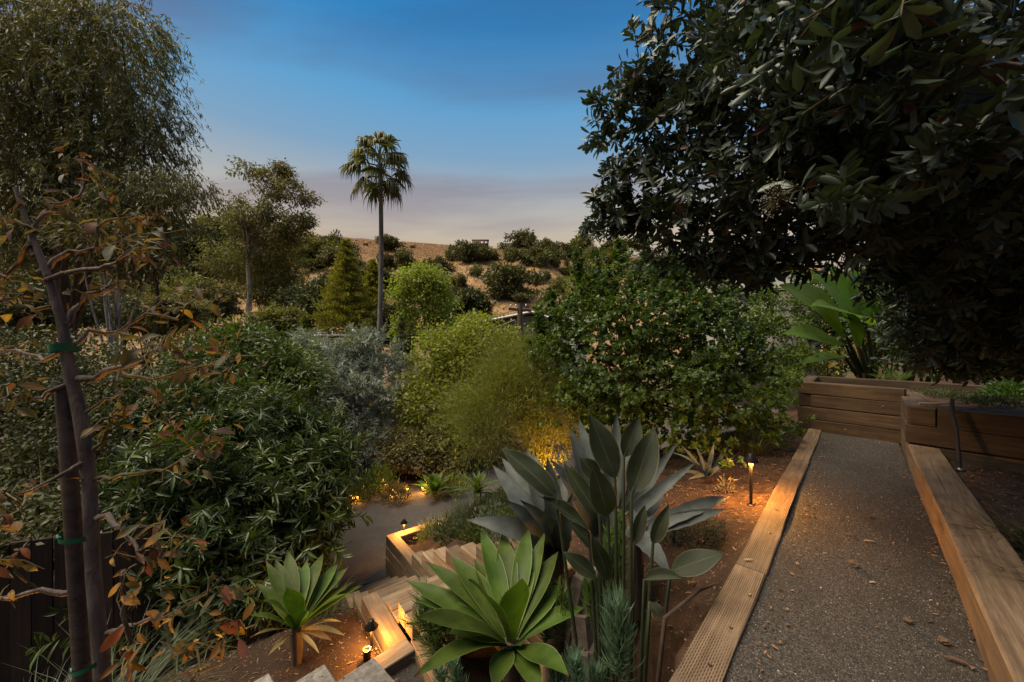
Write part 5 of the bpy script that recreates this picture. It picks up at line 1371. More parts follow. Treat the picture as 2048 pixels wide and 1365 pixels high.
# ---- right canopy tree
ct = Vector((6.6, 3.2, float(ground_z(6.6, 3.2))))
canopy_blobs = [BL(1290, 170, 3.6, 70, 60), BL(1240, 250, 3.7, 60, 60), BL(1260, 360, 3.7, 70, 60), BL(1330, 60, 3.4, 60, 60), BL(1230, 430, 3.9, 55, 40), BL(1190, 445, 4.0, 28, 14), BL(1370, 250, 3.5, 90, 90), BL(1330, 440, 3.7, 90, 70),
                BL(1450, 120, 3.0, 120, 110), BL(1500, 330, 3.2, 130, 120), BL(1430, 480, 3.6, 110, 60), BL(1600, 60, 2.4, 150, 110), BL(1680, 250, 2.6, 160, 140), BL(1590, 440, 3.2, 130, 75), BL(1800, 120, 2.2, 190, 150),
                BL(1850, 350, 2.6, 200, 150), BL(1800, 490, 3.4, 150, 60), BL(1950, 520, 3.4, 180, 130), BL(1960, 660, 3.9, 150, 60), BL(2050, 200, 2.4, 150, 200), BL(1880, 620, 4.0, 60, 60), BL(1700, 330, 3.4, 150, 120), BL(1900, 450, 4.2, 170, 150), BL(1500, 30, 3.4, 120, 60), BL(2150, 420, 3.0, 150, 200), BL(1750, -120, 2.4, 250, 120), BL(1480, 535, 3.6, 90, 32), BL(1575, 520, 3.4, 60, 30), BL(1650, 40, 1.6, 150, 90), BL(1850, 60, 1.45, 160, 100), BL(1950, 250, 1.7, 120, 120), BL(1640, 380, 2.1, 90, 50), BL(1900, 680, 4.6, 130, 60), BL(2030, 700, 4.2, 90, 60), BL(1950, 600, 4.6, 160, 80)]
canopy_blobs = [(c, np.array([r[0], min(r[1], .55), r[2]])) for c, r in canopy_blobs]
def keep(p):
    gap = vnoise(p[:, 0]+p[:, 1]*.35, p[:, 2], .15, 3)+.5*vnoise(p[:, 0], p[:, 2], .07, 4)
    return (p[:, 1] > 0.9) & ~((gap > .30) & (p[:, 0]/p[:, 1] < .80))
whorl_shrub('canopy_tree', 'large dark tree with leathery leaves overhanging the right half', ct, canopy_blobs, 4300, 12, .115, .037, 'l_canopy', 23, 300, .13, .1, 'tree', .1, nl=60, shell=.3, top=P(2150, 330, 3.3), part='crown', clip=keep, tm=T_OB)
# pale flower head hanging in the canopy
fc = P(1555, 395, 2.0)
t = thing('flower_head', 'pale branching flower head hanging in the dark canopy', 'flower', fc)
rng = np.random.default_rng(77); mb = MB(); mb2 = MB()
for i in range(90):
    d = rng.normal(size=3)*np.array([.055, .04, .045]); e = np.array(fc)+d
    mb2.tube([np.array(fc)+np.array([.06, .02, -.02]), np.array(fc)+d*.4, e], [.002, .0015, .001], 4, False)
    mb.lathe(e, [(0, -.004), (.0045, -.001), (.0035, .004), (0, .005)], 5)
mb.build('buds', M['berry'], t)['kind'] = 'stuff'; mb2.build('stalks', M['twig'], t)['kind'] = 'stuff'
# ---- giant banana-like plant behind the raised bed
bc = np.array(P(1742, 750, 9.2)); bc[2] = 0.1
t = thing('banana_plant', 'giant banana-like plant with broad bright green leaves behind the raised bed', 'plant', tuple(bc))
for (bx, by, tx, ty, w, dy, dt, nh) in (
        (1690, 668, 1560, 570, 1.25, 0, -.5, (.25, -1, .6)), (1715, 645, 1620, 548, .95, .1, -.6, (.5, -1, .3)), (1700, 650, 1652, 522, .8, .4, .2, (.3, -1, .2)),
        (1735, 650, 1622, 612, .8, -.1, -1.0, (.1, -.6, 1)), (1690, 690, 1566, 668, .7, 0, -.5, (.0, -.7, 1)), (1745, 640, 1705, 540, .75, .3, .3, (-.3, -1, .2)),
        (1690, 715, 1600, 728, .36, .2, -.2, (0, -.5, 1)), (1765, 640, 1790, 560, .5, .4, .5, (-.4, -1, .2)), (1720, 700, 1690, 615, .4, -.2, -.4, (.2, -1, .4))):
    b = np.array(P(bx, by, 9.0+dy)); e = np.array(P(tx, ty, 9.0+dt))
    o = blade('leaf', t, M['banana'], b, e, w, .06, nh, 'paddle', .12, 14, random.uniform(-.2, .2), .012)
    mb = MB(); mb.tube([bc+np.array([random.uniform(-.15, .15), 0, 0]), bc*.5+b*.5+np.array([.06, 0, -.05]), b, b*.5+e*.5], [.06, .05, .03, .012], 7); mb.build('stalk', M['strel_stem'], t, True)
# dry skirts
for k in range(7):
    a = bc+np.array([random.uniform(-.3, .2), random.uniform(-.1, .1), random.uniform(.5, .9)])
    blade('dead_leaf', t, M['agave_dry'], a, a+np.array([random.uniform(-.5, -.1), random.uniform(-.3, 0), random.uniform(-.6, -.3)]), .09, .1, (0, -1, .3), 'leaf', .3, 7)
# upright stalks to the right of it
t = thing('giant_paddle_clump', 'clump of upright stalks with narrow leaves right of the banana-like plant', 'plant', tuple(bc+np.array([.9, .2, 0])))
for k in range(14):
    a = bc+np.array([.55+.09*k, random.uniform(-.1, .4), 0]); e = a+np.array([random.uniform(-.12, .3), random.uniform(-.2, .2), random.uniform(.9, 1.7)])
    mb = MB(); mb.tube([a, (a+e)/2+np.array([.02, 0, 0]), e], [.035, .028, .015], 6); mb.build('stalk', M['strel_stem'], t, True)
    blade('leaf', t, M['strel'], e, e+np.array([random.uniform(-.3, .4), random.uniform(-.4, .1), random.uniform(.3, .6)]), .2, .1, (0, -1, .3), 'paddle', .2, 7)
# lime sprigs
tree('lime_shrub', 'small lime green shrub at the left of the banana-like plant', 'shrub', gb(1600, 10.5), [BL(1595, 590, 10.5, 24, 32), BL(1590, 720, 9.6, 34, 30), BL(1570, 760, 9.2, 30, 30), BL(1620, 560, 10.6, 18, 16), BL(1535, 600, 10.4, 26, 30), BL(1500, 640, 10.2, 36, 30), BL(1545, 660, 10.0, 34, 26)], 330, 16, .09, (.085, .06), 'l_lime', .03, P(1595, 650, 10.2), .1, tm=T_LEAF, seed=25)
mound('yellow_plant', 'yellow green plant glowing behind the left corner of the raised bed', 'plant', on_ground(*PZ(1575, 800, -.1)[:2]), .5, .55, 900, (.09, .02), 'l_lime', 66, up=.8)
rosette_auto('agave', 'pale green agave at the left corner of the raised bed', 'agave', on_ground(4.55, 6.9), .52, 22, .11, 'agave', seed=5, el0=20, el1=85)

# dense dark shrubs closing the view behind the raised bed
whorl_shrub('laurel_shrub', 'dense dark shrub closing the view behind the raised bed at right', on_ground(9.4, 8.2),
            [BL(1850, 620, 9.0, 90, 80), BL(1950, 640, 8.6, 90, 90), BL(2050, 620, 8.0, 90, 110), BL(1900, 700, 8.4, 110, 50), BL(2010, 720, 8.0, 110, 40), BL(1840, 570, 9.6, 60, 50)], 1500, 12, .14, .05, 'l_shrub', 91, 60, .08, .2, nl=24)
whorl_shrub('laurel_shrub', 'dark shrub behind the banana-like plant', on_ground(8.2, 11.5),
            [BL(1720, 600, 11.5, 80, 60), BL(1660, 650, 11.5, 60, 50), BL(1780, 680, 11.0, 80, 50), BL(1680, 720, 10.8, 60, 30)], 800, 12, .15, .06, 'l_shrub', 92, 0, .08, .2, nl=16)
# ================================================================== NEAR PLANTS
def Z7(x, y): return (640+x/2.935, 900+y/2.935)
def Z3(x, y): return (480+x/4.79, 1080+y/4.79)
def Z4(x, y): return (880+x/3.25, 820+y/3.25)
def seat(c, stem=0.0):
    """height of a plant centre above the soil"""
    return float(ground_z(c[0], c[1]))
# centre agave
c = P(1023, 1292, 2.28)
tips = []
for x, y, L, s, w in ((945, 460, .50, 1, .9), (1075, 480, .50, 1, .95), (1228, 452, .52, 1, .8), (1322, 482, .54, 1, .7), (765, 622, .50, 1, 1.05), (612, 655, .56, 1, .8), (1000, 600, .42, 1, 1), (1232, 592, .44, 1, 1),
                      (872, 760, .42, -1, 1.25), (1185, 755, .40, -1, 1.2), (1400, 598, .52, 1, .9), (1412, 790, .48, 1, .9), (642, 838, .50, 1, 1.2), (500, 768, .60, 1, .85), (566, 985, .48, -1, 1.15), (748, 1082, .36, -1, 1.2), (545, 892, .56, 1, .7),
                      (1550, 925, .52, 1, .75), (1462, 1330, .40, -1, 1.0), (552, 1335, .52, -1, .8), (1182, 1150, .16, -1, .8), (1330, 700, .46, 1, .9), (905, 640, .40, 1, .9), (1120, 540, .48, 1, .8), (1020, 1420, .34, -1, .8), (1300, 1450, .4, -1, .8)):
    tips.append((*Z7(x, y), L, s, w))
stem = c.z-float(ground_z(c.x, c.y))
rosette('agave', 'largest bright green agave in the centre foreground', 'agave', c, tips, .165, 'agave', fold=.24, arch=.07, nu=12, hub=(.05, max(.06, stem+.03)))
# left agave
c = P(592, 1262, 3.75)
tips = []
for x, y, L, s, w in ((455, 95, .62, 1, .9), (800, 125, .62, 1, .9), (335, 180, .60, 1, .85), (250, 205, .62, 1, .8), (262, 440, .50, 1, 1.1), (585, 300, .48, 1, 1), (942, 222, .62, 1, .9), (1042, 258, .66, 1, .75), (1112, 400, .62, 1, .8), (1172, 440, .66, 1, .7), (1085, 500, .56, -1, 1.0),
                      (452, 455, .44, -1, 1.2), (542, 690, .30, -1, 1.25), (205, 580, .48, -1, .85), (160, 420, .60, 1, .7), (80, 720, .52, -1, .8), (700, 340, .50, 1, 1), (640, 200, .58, 1, .9), (750, 430, .48, 1, .9), (380, 330, .52, 1, .9), (850, 470, .55, 1, .8)):
    tips.append((*Z3(x, y), L, s, w))
tips += [(*Z3(100, 935), .50, -1, .5, 'agave_dry'), (*Z3(990, 790), .52, 1, .45, 'agave_dry'), (*Z3(1000, 915), .52, -1, .4, 'agave_dry'), (*Z3(890, 970), .42, -1, .35, 'agave_dry'), (*Z3(270, 1110), .45, -1, .3, 'agave_dry'), (*Z3(760, 1090), .42, -1, .25, 'agave_dry')]
stem = c.z-float(ground_z(c.x, c.y))
rosette('agave', 'green agave with yellowed lower leaves at the bottom left of the steps', 'agave', c, tips, .17, 'agave', fold=.24, arch=.07, nu=11, hub=(.055, max(.06, stem+.03)))
# blue agaves
def blue_set(name, label, base_px, Y, lst, wf=1.7):
    c = P(*base_px, Y); g = float(ground_z(c.x, c.y)); c.z = max(g+.03, c.z)
    t = thing(name, label, 'agave', (c.x, c.y, g))
    if c.z-g > .06:
        mb = MB(); mb.tube([(c.x, c.y, g-.05), (c.x+.01, c.y, (c.z+g)/2), (c.x, c.y, c.z+.06)], [.10, .085, .10], 9); mb.build('stem', M['bark'], t, True)
    for (tx, ty, dy, w, arch, bx) in lst:
        e = np.array(P(tx, ty, Y+dy)); b = np.array(c)+np.array([bx, 0, .05]); L = np.linalg.norm(e-b)
        nh = (np.array(c)+np.array([0, 0, L*1.2]))-(b+e)/2+np.array([0, -1.3*L, 0])
        blade('leaf', t, M['agave_blue'], b, e, w*wf*.66, arch*1.5, nh, 'blue', .3, 13, random.uniform(-.2, .2), .004, .10)
    return t
A = blue_set('blue_agave', 'grey blue agave left of the paddle leaved plant', (1105, 1110), 3.15,
    [(985, 931, .2, .20, .10, -.05), (1052, 894, .35, .20, .05, 0), (1095, 915, -.1, .19, .02, .05), (931, 1040, -.25, .20, .20, -.1), (1066, 905, .5, .18, .06, 0), (1003, 915, .5, .18, .08, 0), (1128, 940, .3, .18, .06, 0), (1010, 1000, -.3, .19, .12, -.05), (1040, 1000, -.45, .18, .1, 0), (1145, 985, -.4, .18, .1, .05)])
A = blue_set('blue_agave', 'tall grey blue agave behind the paddle leaved plant', (1205, 1085), 3.3,
    [(1138, 852, .1, .19, .05, -.04), (1158, 836, .3, .20, .03, 0), (1234, 822, .2, .19, .02, .03), (1100, 918, -.1, .19, .08, -.05), (1258, 840, .45, .18, .04, .04), (1186, 850, .5, .18, .02, 0), (1355, 886, .15, .10, .22, .1), (1392, 925, -.1, .12, .18, .1), (1300, 900, .4, .15, .08, .1)])
A = blue_set('blue_agave', 'grey blue agave with leaves lying toward the path light', (1262, 1078), 3.0,
    [(1458, 995, .2, .13, .10, .08), (1452, 1019, .0, .13, .04, .08), (1341, 1148, -.35, .17, .10, 0), (1330, 960, .4, .13, .1, .03), (1290, 930, .4, .14, .05, 0), (1225, 1010, -.3, .14, .1, -.05)])
# small variegated agave by the path light
c = on_ground(*G(1412, 965)[:2])
t = blue_set('small_agave', 'small silver blue agave behind the right path light, partly lit orange', (1412, 962), c.y,
    [(1468, 915, .15, .10, .14, .02), (1358, 888, .1, .09, .05, -.02), (1428, 885, .1, .10, .03, 0), (1455, 893, .25, .09, .08, .02), (1345, 945, .0, .09, .12, -.03), (1390, 890, .25, .09, .04, 0), (1375, 960, -.2, .09, .1, -.02), (1405, 920, -.25, .10, .05, 0), (1440, 930, -.2, .09, .1, .02), (1340, 905, .2, .07, .15, 0)], 1.0)
# paddle leaved plant (bird of paradise)
base = P(1243, 1278, 2.25); base.z = float(ground_z(base.x, base.y))
t = thing('paddle_plant', 'tall clump of dark paddle shaped leaves on long stalks in the foreground', 'plant', base)
def paddle(tip, bl, w, dyt=0, dyb=0, nh=(0, -1, .35), arch=.05, fold=.3, wave=.022, mat='strel', off=(0, 0)):
    e = np.array(P(*tip, 2.25+dyt)); b = np.array(P(*bl, 2.25+dyb))
    blade('leaf', t, M[mat], b, e, w, arch, nh, 'paddle', fold, 13, random.uniform(-.25, .25), wave)
    s0 = np.array(base)+np.array([off[0], off[1], 0])
    mid = s0*.45+b*.55+np.array([0, 0, .04])
    mb = MB(); us = np.linspace(0, 1, 8)[:, None]
    pts = (1-us)**2*s0+2*us*(1-us)*mid+us**2*b
    tail = b+(e-b)*.5
    mb.tube(np.vstack([pts, b*.7+e*.3]), list(np.linspace(.017, .009, 8))+[.004], 7); mb.build('stalk', M['strel_stem'], t, True)
paddle((1003, 897), (1112, 994), 0.148, .1, 0, (-.3, -.6, .8), .06, .3, off=(-.05, .02))
paddle((1178, 828), (1231, 957), 0.172, .1, .05, (.1, -1, .1), .03, .25, off=(0, .05))
paddle((1308, 857), (1263, 988), 0.172, .1, 0, (-.25, -1, .1), .03, .35, off=(.05, .03))
paddle((1277, 834), (1248, 915), 0.131, .3, .25, (-.1, -1, .1), .02, .3, off=(.03, .08))
paddle((1185, 931), (1216, 1034), 0.152, -.1, -.05, (.05, -1, .15), .04, .25, off=(-.02, -.02))
paddle((1160, 914), (1195, 960), 0.115, .1, .1, (.1, -1, .5), .06, .3, off=(0, 0))
paddle((1077, 992), (1178, 1064), 0.090, 0, .0, (-.2, -.4, 1), .05, .6, off=(-.06, 0))
paddle((1126, 925), (1200, 1040), 0.123, .3, .2, (0, -1, .4), .05, .35, off=(-.04, .05))
paddle((1183, 1070), (1218, 1160), 0.098, -.15, -.1, (.1, -1, .2), .04, .25, off=(-.02, -.04))
paddle((1124, 1104), (1192, 1156), 0.098, -.05, -.05, (.1, -.8, .7), .05, .3, off=(-.06, -.03))
paddle((1338, 1009), (1306, 1088), 0.082, -.05, -.05, (-.5, -1, .2), .06, .5, off=(.03, -.02))
paddle((1449, 1106), (1341, 1143), 0.127, -.15, -.1, (-.1, -.8, .75), .06, .12, .02, off=(.05, -.04))
paddle((1366, 1158), (1289, 1160), 0.074, -.2, -.15, (0, -.5, 1), .03, 1.1, 0, off=(.04, -.05))
paddle((1322, 1236), (1300, 1205), 0.061, -.25, -.22, (0, -.8, .6), .05, .4, .03, off=(.03, -.06))
paddle((1290, 1010), (1268, 1090), 0.082, .2, .15, (-.4, -1, .1), .05, .5, off=(.04, .04))
paddle((1135, 1040), (1198, 1110), 0.082, .1, .05, (.2, -.8, .6), .05, .4, off=(-.04, .03))
for k in range(9):
    b = np.array(base)+np.array([random.uniform(-.07, .08), random.uniform(-.05, .08), 0])
    e = b+np.array([random.uniform(-.05, .09), random.uniform(-.05, .1), random.uniform(.3, .62)])
    mb = MB(); mb.tube([b, (b+e)/2, e], [.018, .015, .010], 7); mb.build('stalk', M['strel_stem'], t, True)
for k in range(9):
    az = random.uniform(0, 6.28); b = np.array(base)+np.array([math.cos(az)*.06, math.sin(az)*.06, random.uniform(.08, .35)])
    e = b+np.array([math.cos(az)*random.uniform(.08, .22), math.sin(az)*random.uniform(.05, .2), -random.uniform(.02, .25)]); e[2] = max(e[2], float(ground_z(e[0], e[1]))+.01)
    blade('dead_leaf', t, M['l_sapling_brown'], b, e, random.uniform(.03, .06), random.uniform(.05, .25), (0, -.5, 1), 'leaf', .7, 7, random.uniform(-1, 1), .04)
mb = MB(); b = np.array(base); mb.tube([b+np.array([.05, -.02, .03]), np.array(P(1330, 1235, 2.1)), np.array(P(1400, 1180, 2.15)), np.array(P(1432, 1168, 2.15))], [.012, .011, .009, .006], 6); mb.build('fallen_stalk', M['bark'], t, True)
# finger leaved plumes
def stems_px(lst, Y): 
    out = []
    for bx, by, tx, ty, d in lst:
        b = P(bx, by, Y+d); out.append((b, P(tx, ty, Y+d)))
    return out
plume('finger_plume', 'upright blue green bottlebrush plume in front of the paddle stalks', 'plant', stems_px([(1243, 1400, 1232, 1225, 0)], 1.95), .15, .0075, 'l_finger', 1, per_m=1000)
plume('finger_plume', 'short blue green plumes at the lower edge right of the big agave', 'plant', stems_px([(1165, 1420, 1150, 1325, 0), (1200, 1430, 1195, 1345, .05), (1120, 1440, 1115, 1350, .05)], 1.98), .10, .007, 'l_finger', 2, per_m=900)
plume('finger_plume', 'yellow green plume right of the big agave', 'plant', stems_px([(1100, 1300, 1125, 1190, 0), (1085, 1310, 1098, 1215, .05)], 2.5), .12, .006, 'l_spurge', 3, per_m=800)
plume('finger_plume', 'dark green plume left of the paddle stalks', 'plant', stems_px([(1190, 1280, 1180, 1170, .1), (1210, 1270, 1215, 1100, .2)], 2.5), .11, .006, 'l_spurge', 4, per_m=800)
plume('finger_plume', 'tall green plume rising between the paddle stalks', 'plant', stems_px([(1245, 1220, 1240, 1040, .15), (1228, 1200, 1222, 1075, .2)], 2.55), .10, .006, 'l_spurge', 5, per_m=850)
plume('finger_plume', 'curly finger plume overhanging the steps left of the big agave', 'plant', stems_px([(905, 1290, 850, 1195, 0), (900, 1300, 838, 1240, .0), (900, 1310, 860, 1290, -.05), (920, 1310, 890, 1250, .05)], 2.65), .14, .007, 'l_spurge', 6, per_m=620, up=.6)
plume('finger_plume', 'green plume behind the upper leaves of the big agave', 'plant', stems_px([(1060, 1180, 1075, 1095, 0), (1105, 1200, 1100, 1110, .1)], 3.0), .11, .006, 'l_spurge', 7, per_m=800)
plume('finger_plume', 'low plume under the big agave at the lower edge', 'plant', stems_px([(930, 1400, 910, 1330, 0), (890, 1400, 880, 1345, .05)], 2.3), .09, .006, 'l_finger', 8, per_m=800)
# planter plants (corner planter)
def place_planter(lb, px, py, z, r, h, n, leaf, mt, seed, up=.9, name='planter_shrub'):
    b = PZ(px, py, z); mound(name, lb, 'plant', b, r, h, n, leaf, mt, seed, 'planting in the driveway planter', up=up)
place_planter('upright green clump in the corner planter beside the far path light', 868, 1085, -2.25, .30, .40, 1300, (.14, .007), 'l_tuft', 1)
place_planter('leafy green clump in the middle of the corner planter', 905, 1080, -2.2, .36, .36, 1100, (.10, .03), 'l_green', 2)
place_planter('dark upright broom in the corner planter behind the agave', 935, 1085, -2.0, .38, .75, 2200, (.16, .006), 'l_tuft', 3)
place_planter('green broom at the right end of the corner planter', 975, 1060, -1.9, .34, .62, 1700, (.15, .006), 'l_grass', 4)
place_planter('low green mound under the blue agave', 1010, 1065, -1.7, .34, .32, 1100, (.10, .016), 'l_green', 5)
place_planter('straw coloured mound by the upper planter', 985, 1095, -1.75, .24, .2, 800, (.10, .006), 'l_drygrass', 6)
rr = random.Random(33)
for k in range(24):
    a_ = rr.uniform(.5, 3.6); t_ = rr.uniform(-.3, 1.5); p_ = sat(a_, t_, 0)
    if a_ < 1.0 and t_ < .3: continue
    mt_ = rr.choice(['l_green', 'l_tuft', 'l_grass', 'l_spurge', 'l_rosemary'])
    mound('bank_plant', {'l_green': 'low leafy green clump', 'l_tuft': 'low bluish spiky clump', 'l_grass': 'low dark grassy clump', 'l_spurge': 'low yellow green clump', 'l_rosemary': 'low dusky clump'}[mt_]+' on the bank above the driveway planter', 'plant', on_ground(p_.x, p_.y), rr.uniform(.2, .36), rr.uniform(.16, .34), 800, rr.choice([(.12, .008), (.08, .02), (.06, .012)]), mt_, 200+k, 'groundcover on the bank above the driveway', up=rr.uniform(.5, 1))
MK = [rr.choice(['l_green', 'l_tuft', 'l_grass', 'l_shrub']) for _ in range(14)]
for k, (px, py) in enumerate(((940, 1040), (965, 1020), (990, 1040), (1015, 1015), (1035, 1045), (1060, 1020), (960, 1075), (1000, 1080), (1045, 1085), (1080, 1060), (1010, 985), (1050, 985), (980, 1000), (1090, 1000))):
    b = G(px, py+8); mound('bank_plant', {'l_green': 'leafy green clump', 'l_tuft': 'bluish spiky clump', 'l_grass': 'dark grassy clump', 'l_shrub': 'dark leafy clump'}[MK[k]]+' on the bank between the driveway planter and the blue agaves', 'plant', on_ground(b.x, b.y), rr.uniform(.2, .36), rr.uniform(.2, .4), 750, rr.choice([(.12, .008), (.08, .02), (.06, .014)]), MK[k], 300+k, 'clumps on the bank below the blue agaves', up=rr.uniform(.5, 1))
# agaves across / beside the drive
c = PZ(868, 985, -2.75); rosette_auto('agave', 'green agave across the driveway by the lights', 'agave', (c.x, c.y, float(ground_z(c.x, c.y))+.1), .85, 24, .17, 'agave', seed=11, el0=12)
c = P(955, 985, 8.6); gz = float(ground_z(c.x, c.y))
t = rosette_auto('agave', 'drooping agave on a short trunk beside the near edge of the driveway', 'agave', c, .75, 22, .12, 'agave', seed=12, el0=-15, el1=80, droop=.15, prof='blue')
mb = MB(); mb.tube([(c.x, c.y, gz-.05), (c.x+.03, c.y, (gz+c.z)/2), tuple(c)], [.09, .08, .09], 8); mb.build('stem', M['bark'], t, True)
# soft low shrubs by the path
mound('rosemary_mound', 'dusky rosemary like mound beside the path below the path light', 'plant', on_ground(*G(1402, 1085)[:2]), .24, .23, 3200, (.030, .0045), 'l_rosemary', 7, up=.5)
mound('rosemary_mound', 'small dusky mound left of the larger one by the path', 'plant', on_ground(*G(1345, 1075)[:2]), .17, .16, 1500, (.028, .0045), 'l_rosemary', 8, up=.5)
b = G(1510, 905); t = tuft('silver_tuft', 'silver green spiky tuft right of the path light', 'plant', on_ground(b.x, b.y), 190, .42, .85, .012, 'l_tuft', 9, r=.20)
b = G(1475, 895); t = tuft('silver_tuft', 'silver green spiky tuft behind the path light', 'plant', on_ground(b.x, b.y), 130, .36, .8, .011, 'l_tuft', 10, r=.18)
mound('dry_twigs', 'tangle of dry twigs under the big green shrub', 'plant', on_ground(*G(1420, 900)[:2]), .5, .3, 700, (.12, .004), 'l_drygrass', 12, up=.2)
mound('twiggy_plant', 'small twiggy plant lit orange beside the path light', 'plant', on_ground(*G(1452, 985)[:2]), .09, .2, 70, (.05, .012), 'l_drygrass', 13, up=.6)
# grass over the right wall
def side_grass(lb, s_, q_, n, seed, lean=(-.75, .1), L=.62, w=.010):
    p = PE+U*s_+NL*q_; b0 = np.array(on_ground(p[0], p[1])); rng = np.random.default_rng(seed)
    t = thing('spiky_grass', lb, 'grass', tuple(b0)); V = []; k = 12
    for i in range(n):
        b = b0+np.array([rng.normal()*.09, rng.normal()*.09, 0]); l = L*rng.uniform(.45, 1.15)
        az = rng.normal()*1.0+math.pi; h = np.array([math.cos(az), math.sin(az)*.8, 0]); el = rng.uniform(.15, 1.2)
        sd = np.array([-h[1], h[0], .3])
        for u in np.linspace(0, 1, 6):
            e_ = el*(1-.55*u); pos = b+h*math.cos(e_)*l*u+np.array([0, 0, 1])*(math.sin(e_)*l*u)
            ww = w*.5*(1-u**1.5)*rng.uniform(.8, 1.2); V += [pos+sd*ww, pos-sd*ww]
    f = np.array([[2*a, 2*a+1, 2*a+3, 2*a+2] for a in range(5)])
    me = npmesh('blades', np.array(V), [(f[None]+(np.arange(n)*12)[:, None, None]).reshape(-1, 4)], M['l_grass'], None, np.repeat(rng.random(n), 12))
    mobj('blades', me, t)['kind'] = 'stuff'
side_grass('dark spiky grass tuft leaning over the right path wall', 2.45, -1.47, 130, 14)
side_grass('dark grass tuft at the lower right corner over the path wall', 1.78, -1.44, 150, 15, L=.5)
# grass at lower left
for i, (px, py, Y, lb) in enumerate(((60, 1330, 2.6, 'arching dark grass at the lower left corner'), (210, 1330, 2.9, 'arching dark grass behind the stake'), (-60, 1250, 2.3, 'long bladed grass at the left edge'))):
    c = P(px, py, Y); tuft('arching_grass', lb, 'grass', on_ground(c.x, c.y), 150, 1.05, 1.0, .010, 'l_grass', 50+i, r=.12, droop=.6)
for i, (px, py, lb) in enumerate(((520, 1225, 'tangled dark grass left of the lower agave'), (450, 1260, 'tangled dry grass at the foot of the long leaved shrub'), (660, 1230, 'short grass behind the lower agave'))):
    b = G(px, py); tuft('tangled_grass', lb, 'grass', on_ground(b.x, b.y), 110, .5, 1.1, .008, 'l_grass', 70+i, r=.15, droop=.7)
# raised bed planting
def bedpt(px, py, z=.66): return PZ(px, py, z)
for i, (px, py, r, h, n, leaf, mt, lb) in enumerate(((1870, 792, .30, .10, 1500, (.03, .006), 'l_moss', 'low dusty seedlings in the raised bed behind the sickle'), (1930, 800, .34, .12, 1700, (.03, .007), 'l_moss', 'low green seedlings in the middle of the raised bed'),
                                                     (1985, 810, .30, .12, 1300, (.035, .01), 'l_moss', 'low seedlings near the right end of the raised bed'), (2020, 797, .26, .22, 700, (.07, .045), 'l_fern', 'leafy kale like plant at the right of the raised bed'),
                                                     (1905, 784, .4, .08, 1200, (.03, .006), 'l_moss', 'low seedlings along the back of the raised bed'))):
    mound('bed_seedlings' if i != 3 else 'leafy_vegetable', lb, 'plant', bedpt(px, py), r, h, n, leaf, mt, 80+i, 'plants in the raised bed', up=.6, tm=T_LEAF if i == 3 else T_NEEDLE)
b = bedpt(1790, 772); t = thing('fern', 'feathery fern in the raised bed', 'fern', b)
for k in range(13):
    az = k*2.4; l = random.uniform(.3, .5); el = random.uniform(.4, 1.1)
    e = np.array(b)+np.array([math.cos(az)*math.cos(el), math.sin(az)*math.cos(el), math.sin(el)])*l
    n = 34; u = np.linspace(.1, 1, n); side = np.where(np.arange(n) % 2, 1, -1)
    pts = np.array(b)*(1-u)[:, None]+e*u[:, None]+np.array([0, 0, 1])*(u*(1-u)*.15)[:, None]
    d = unit(e-np.array(b)); sd = unit(np.cross(d, [0, 0, 1.]))
    leaves('frond', pts, sd*side[:, None]+d*.6, np.tile([0, 0, 1.], (n, 1)), .085*np.sin(np.pi*np.clip(u*.9+.1, 0, 1))+.01, .014, T_LEAF, M['l_fern'], RNG.random(n), t, None)
# sickle with a pale handle
h0 = P(1838, 807, 4.72); h1 = P(1881, 806, 4.66); zt = .715
h0.z = zt+.012; h1.z = zt+.012
t = thing('sickle', 'hand sickle with pale wooden handle lying on the bed wall', 'sickle', h0)
mb = MB(); a = np.array(h0); b = np.array(h1); us = np.linspace(0, 1, 6); mb.tube([a*(1-u)+b*u for u in us], [.014, .018, .015, .016, .018, .015], 9); mb.build('handle', M['handle'], t, True)
d = unit(b-a); nrm = np.array([-d[1], d[0], 0])
pts = [b+d*x+nrm*(.10*math.sin(x*5)) for x in np.linspace(0, .34, 9)]
V = []; 
for i, p in enumerate(pts):
    w = .014*(1-i/8.5); V += [p+nrm*w+np.array([0, 0, .006]), p-nrm*w, p+nrm*w*.2+np.array([0, 0, -.004])]
q = np.array([[3*i+j, 3*i+(j+1) % 3, 3*i+3+(j+1) % 3, 3*i+3+j] for i in range(8) for j in range(3)])
mb = MB(); mb.add(V, [q]); mb.build('blade', M['metal'], t)
# irrigation tube
t = thing('irrigation_tube', 'dark irrigation tube bent over the bed wall into the soil', 'hose', P(1912, 900, 4.3))
pts = [P(1905, 800, 4.6), P(1904, 812, 4.36), P(1905, 830, 4.28), P(1912, 860, 4.22), P(1920, 910, 4.05)]
pts[-1].z = float(ground_z(pts[-1].x, pts[-1].y))-.02
mb = MB(); mb.tube([np.array(p) for p in pts], .020, 9); mb.build('tube', M['hose'], t, True)
mb = MB(); b = pts[-1]; mb.lathe((b.x, b.y, b.z+.02), [(0, 0), (.03, 0), (.03, .03), (.022, .04), (0, .04)], 10); mb.build('fitting', M['steel'], t, True)
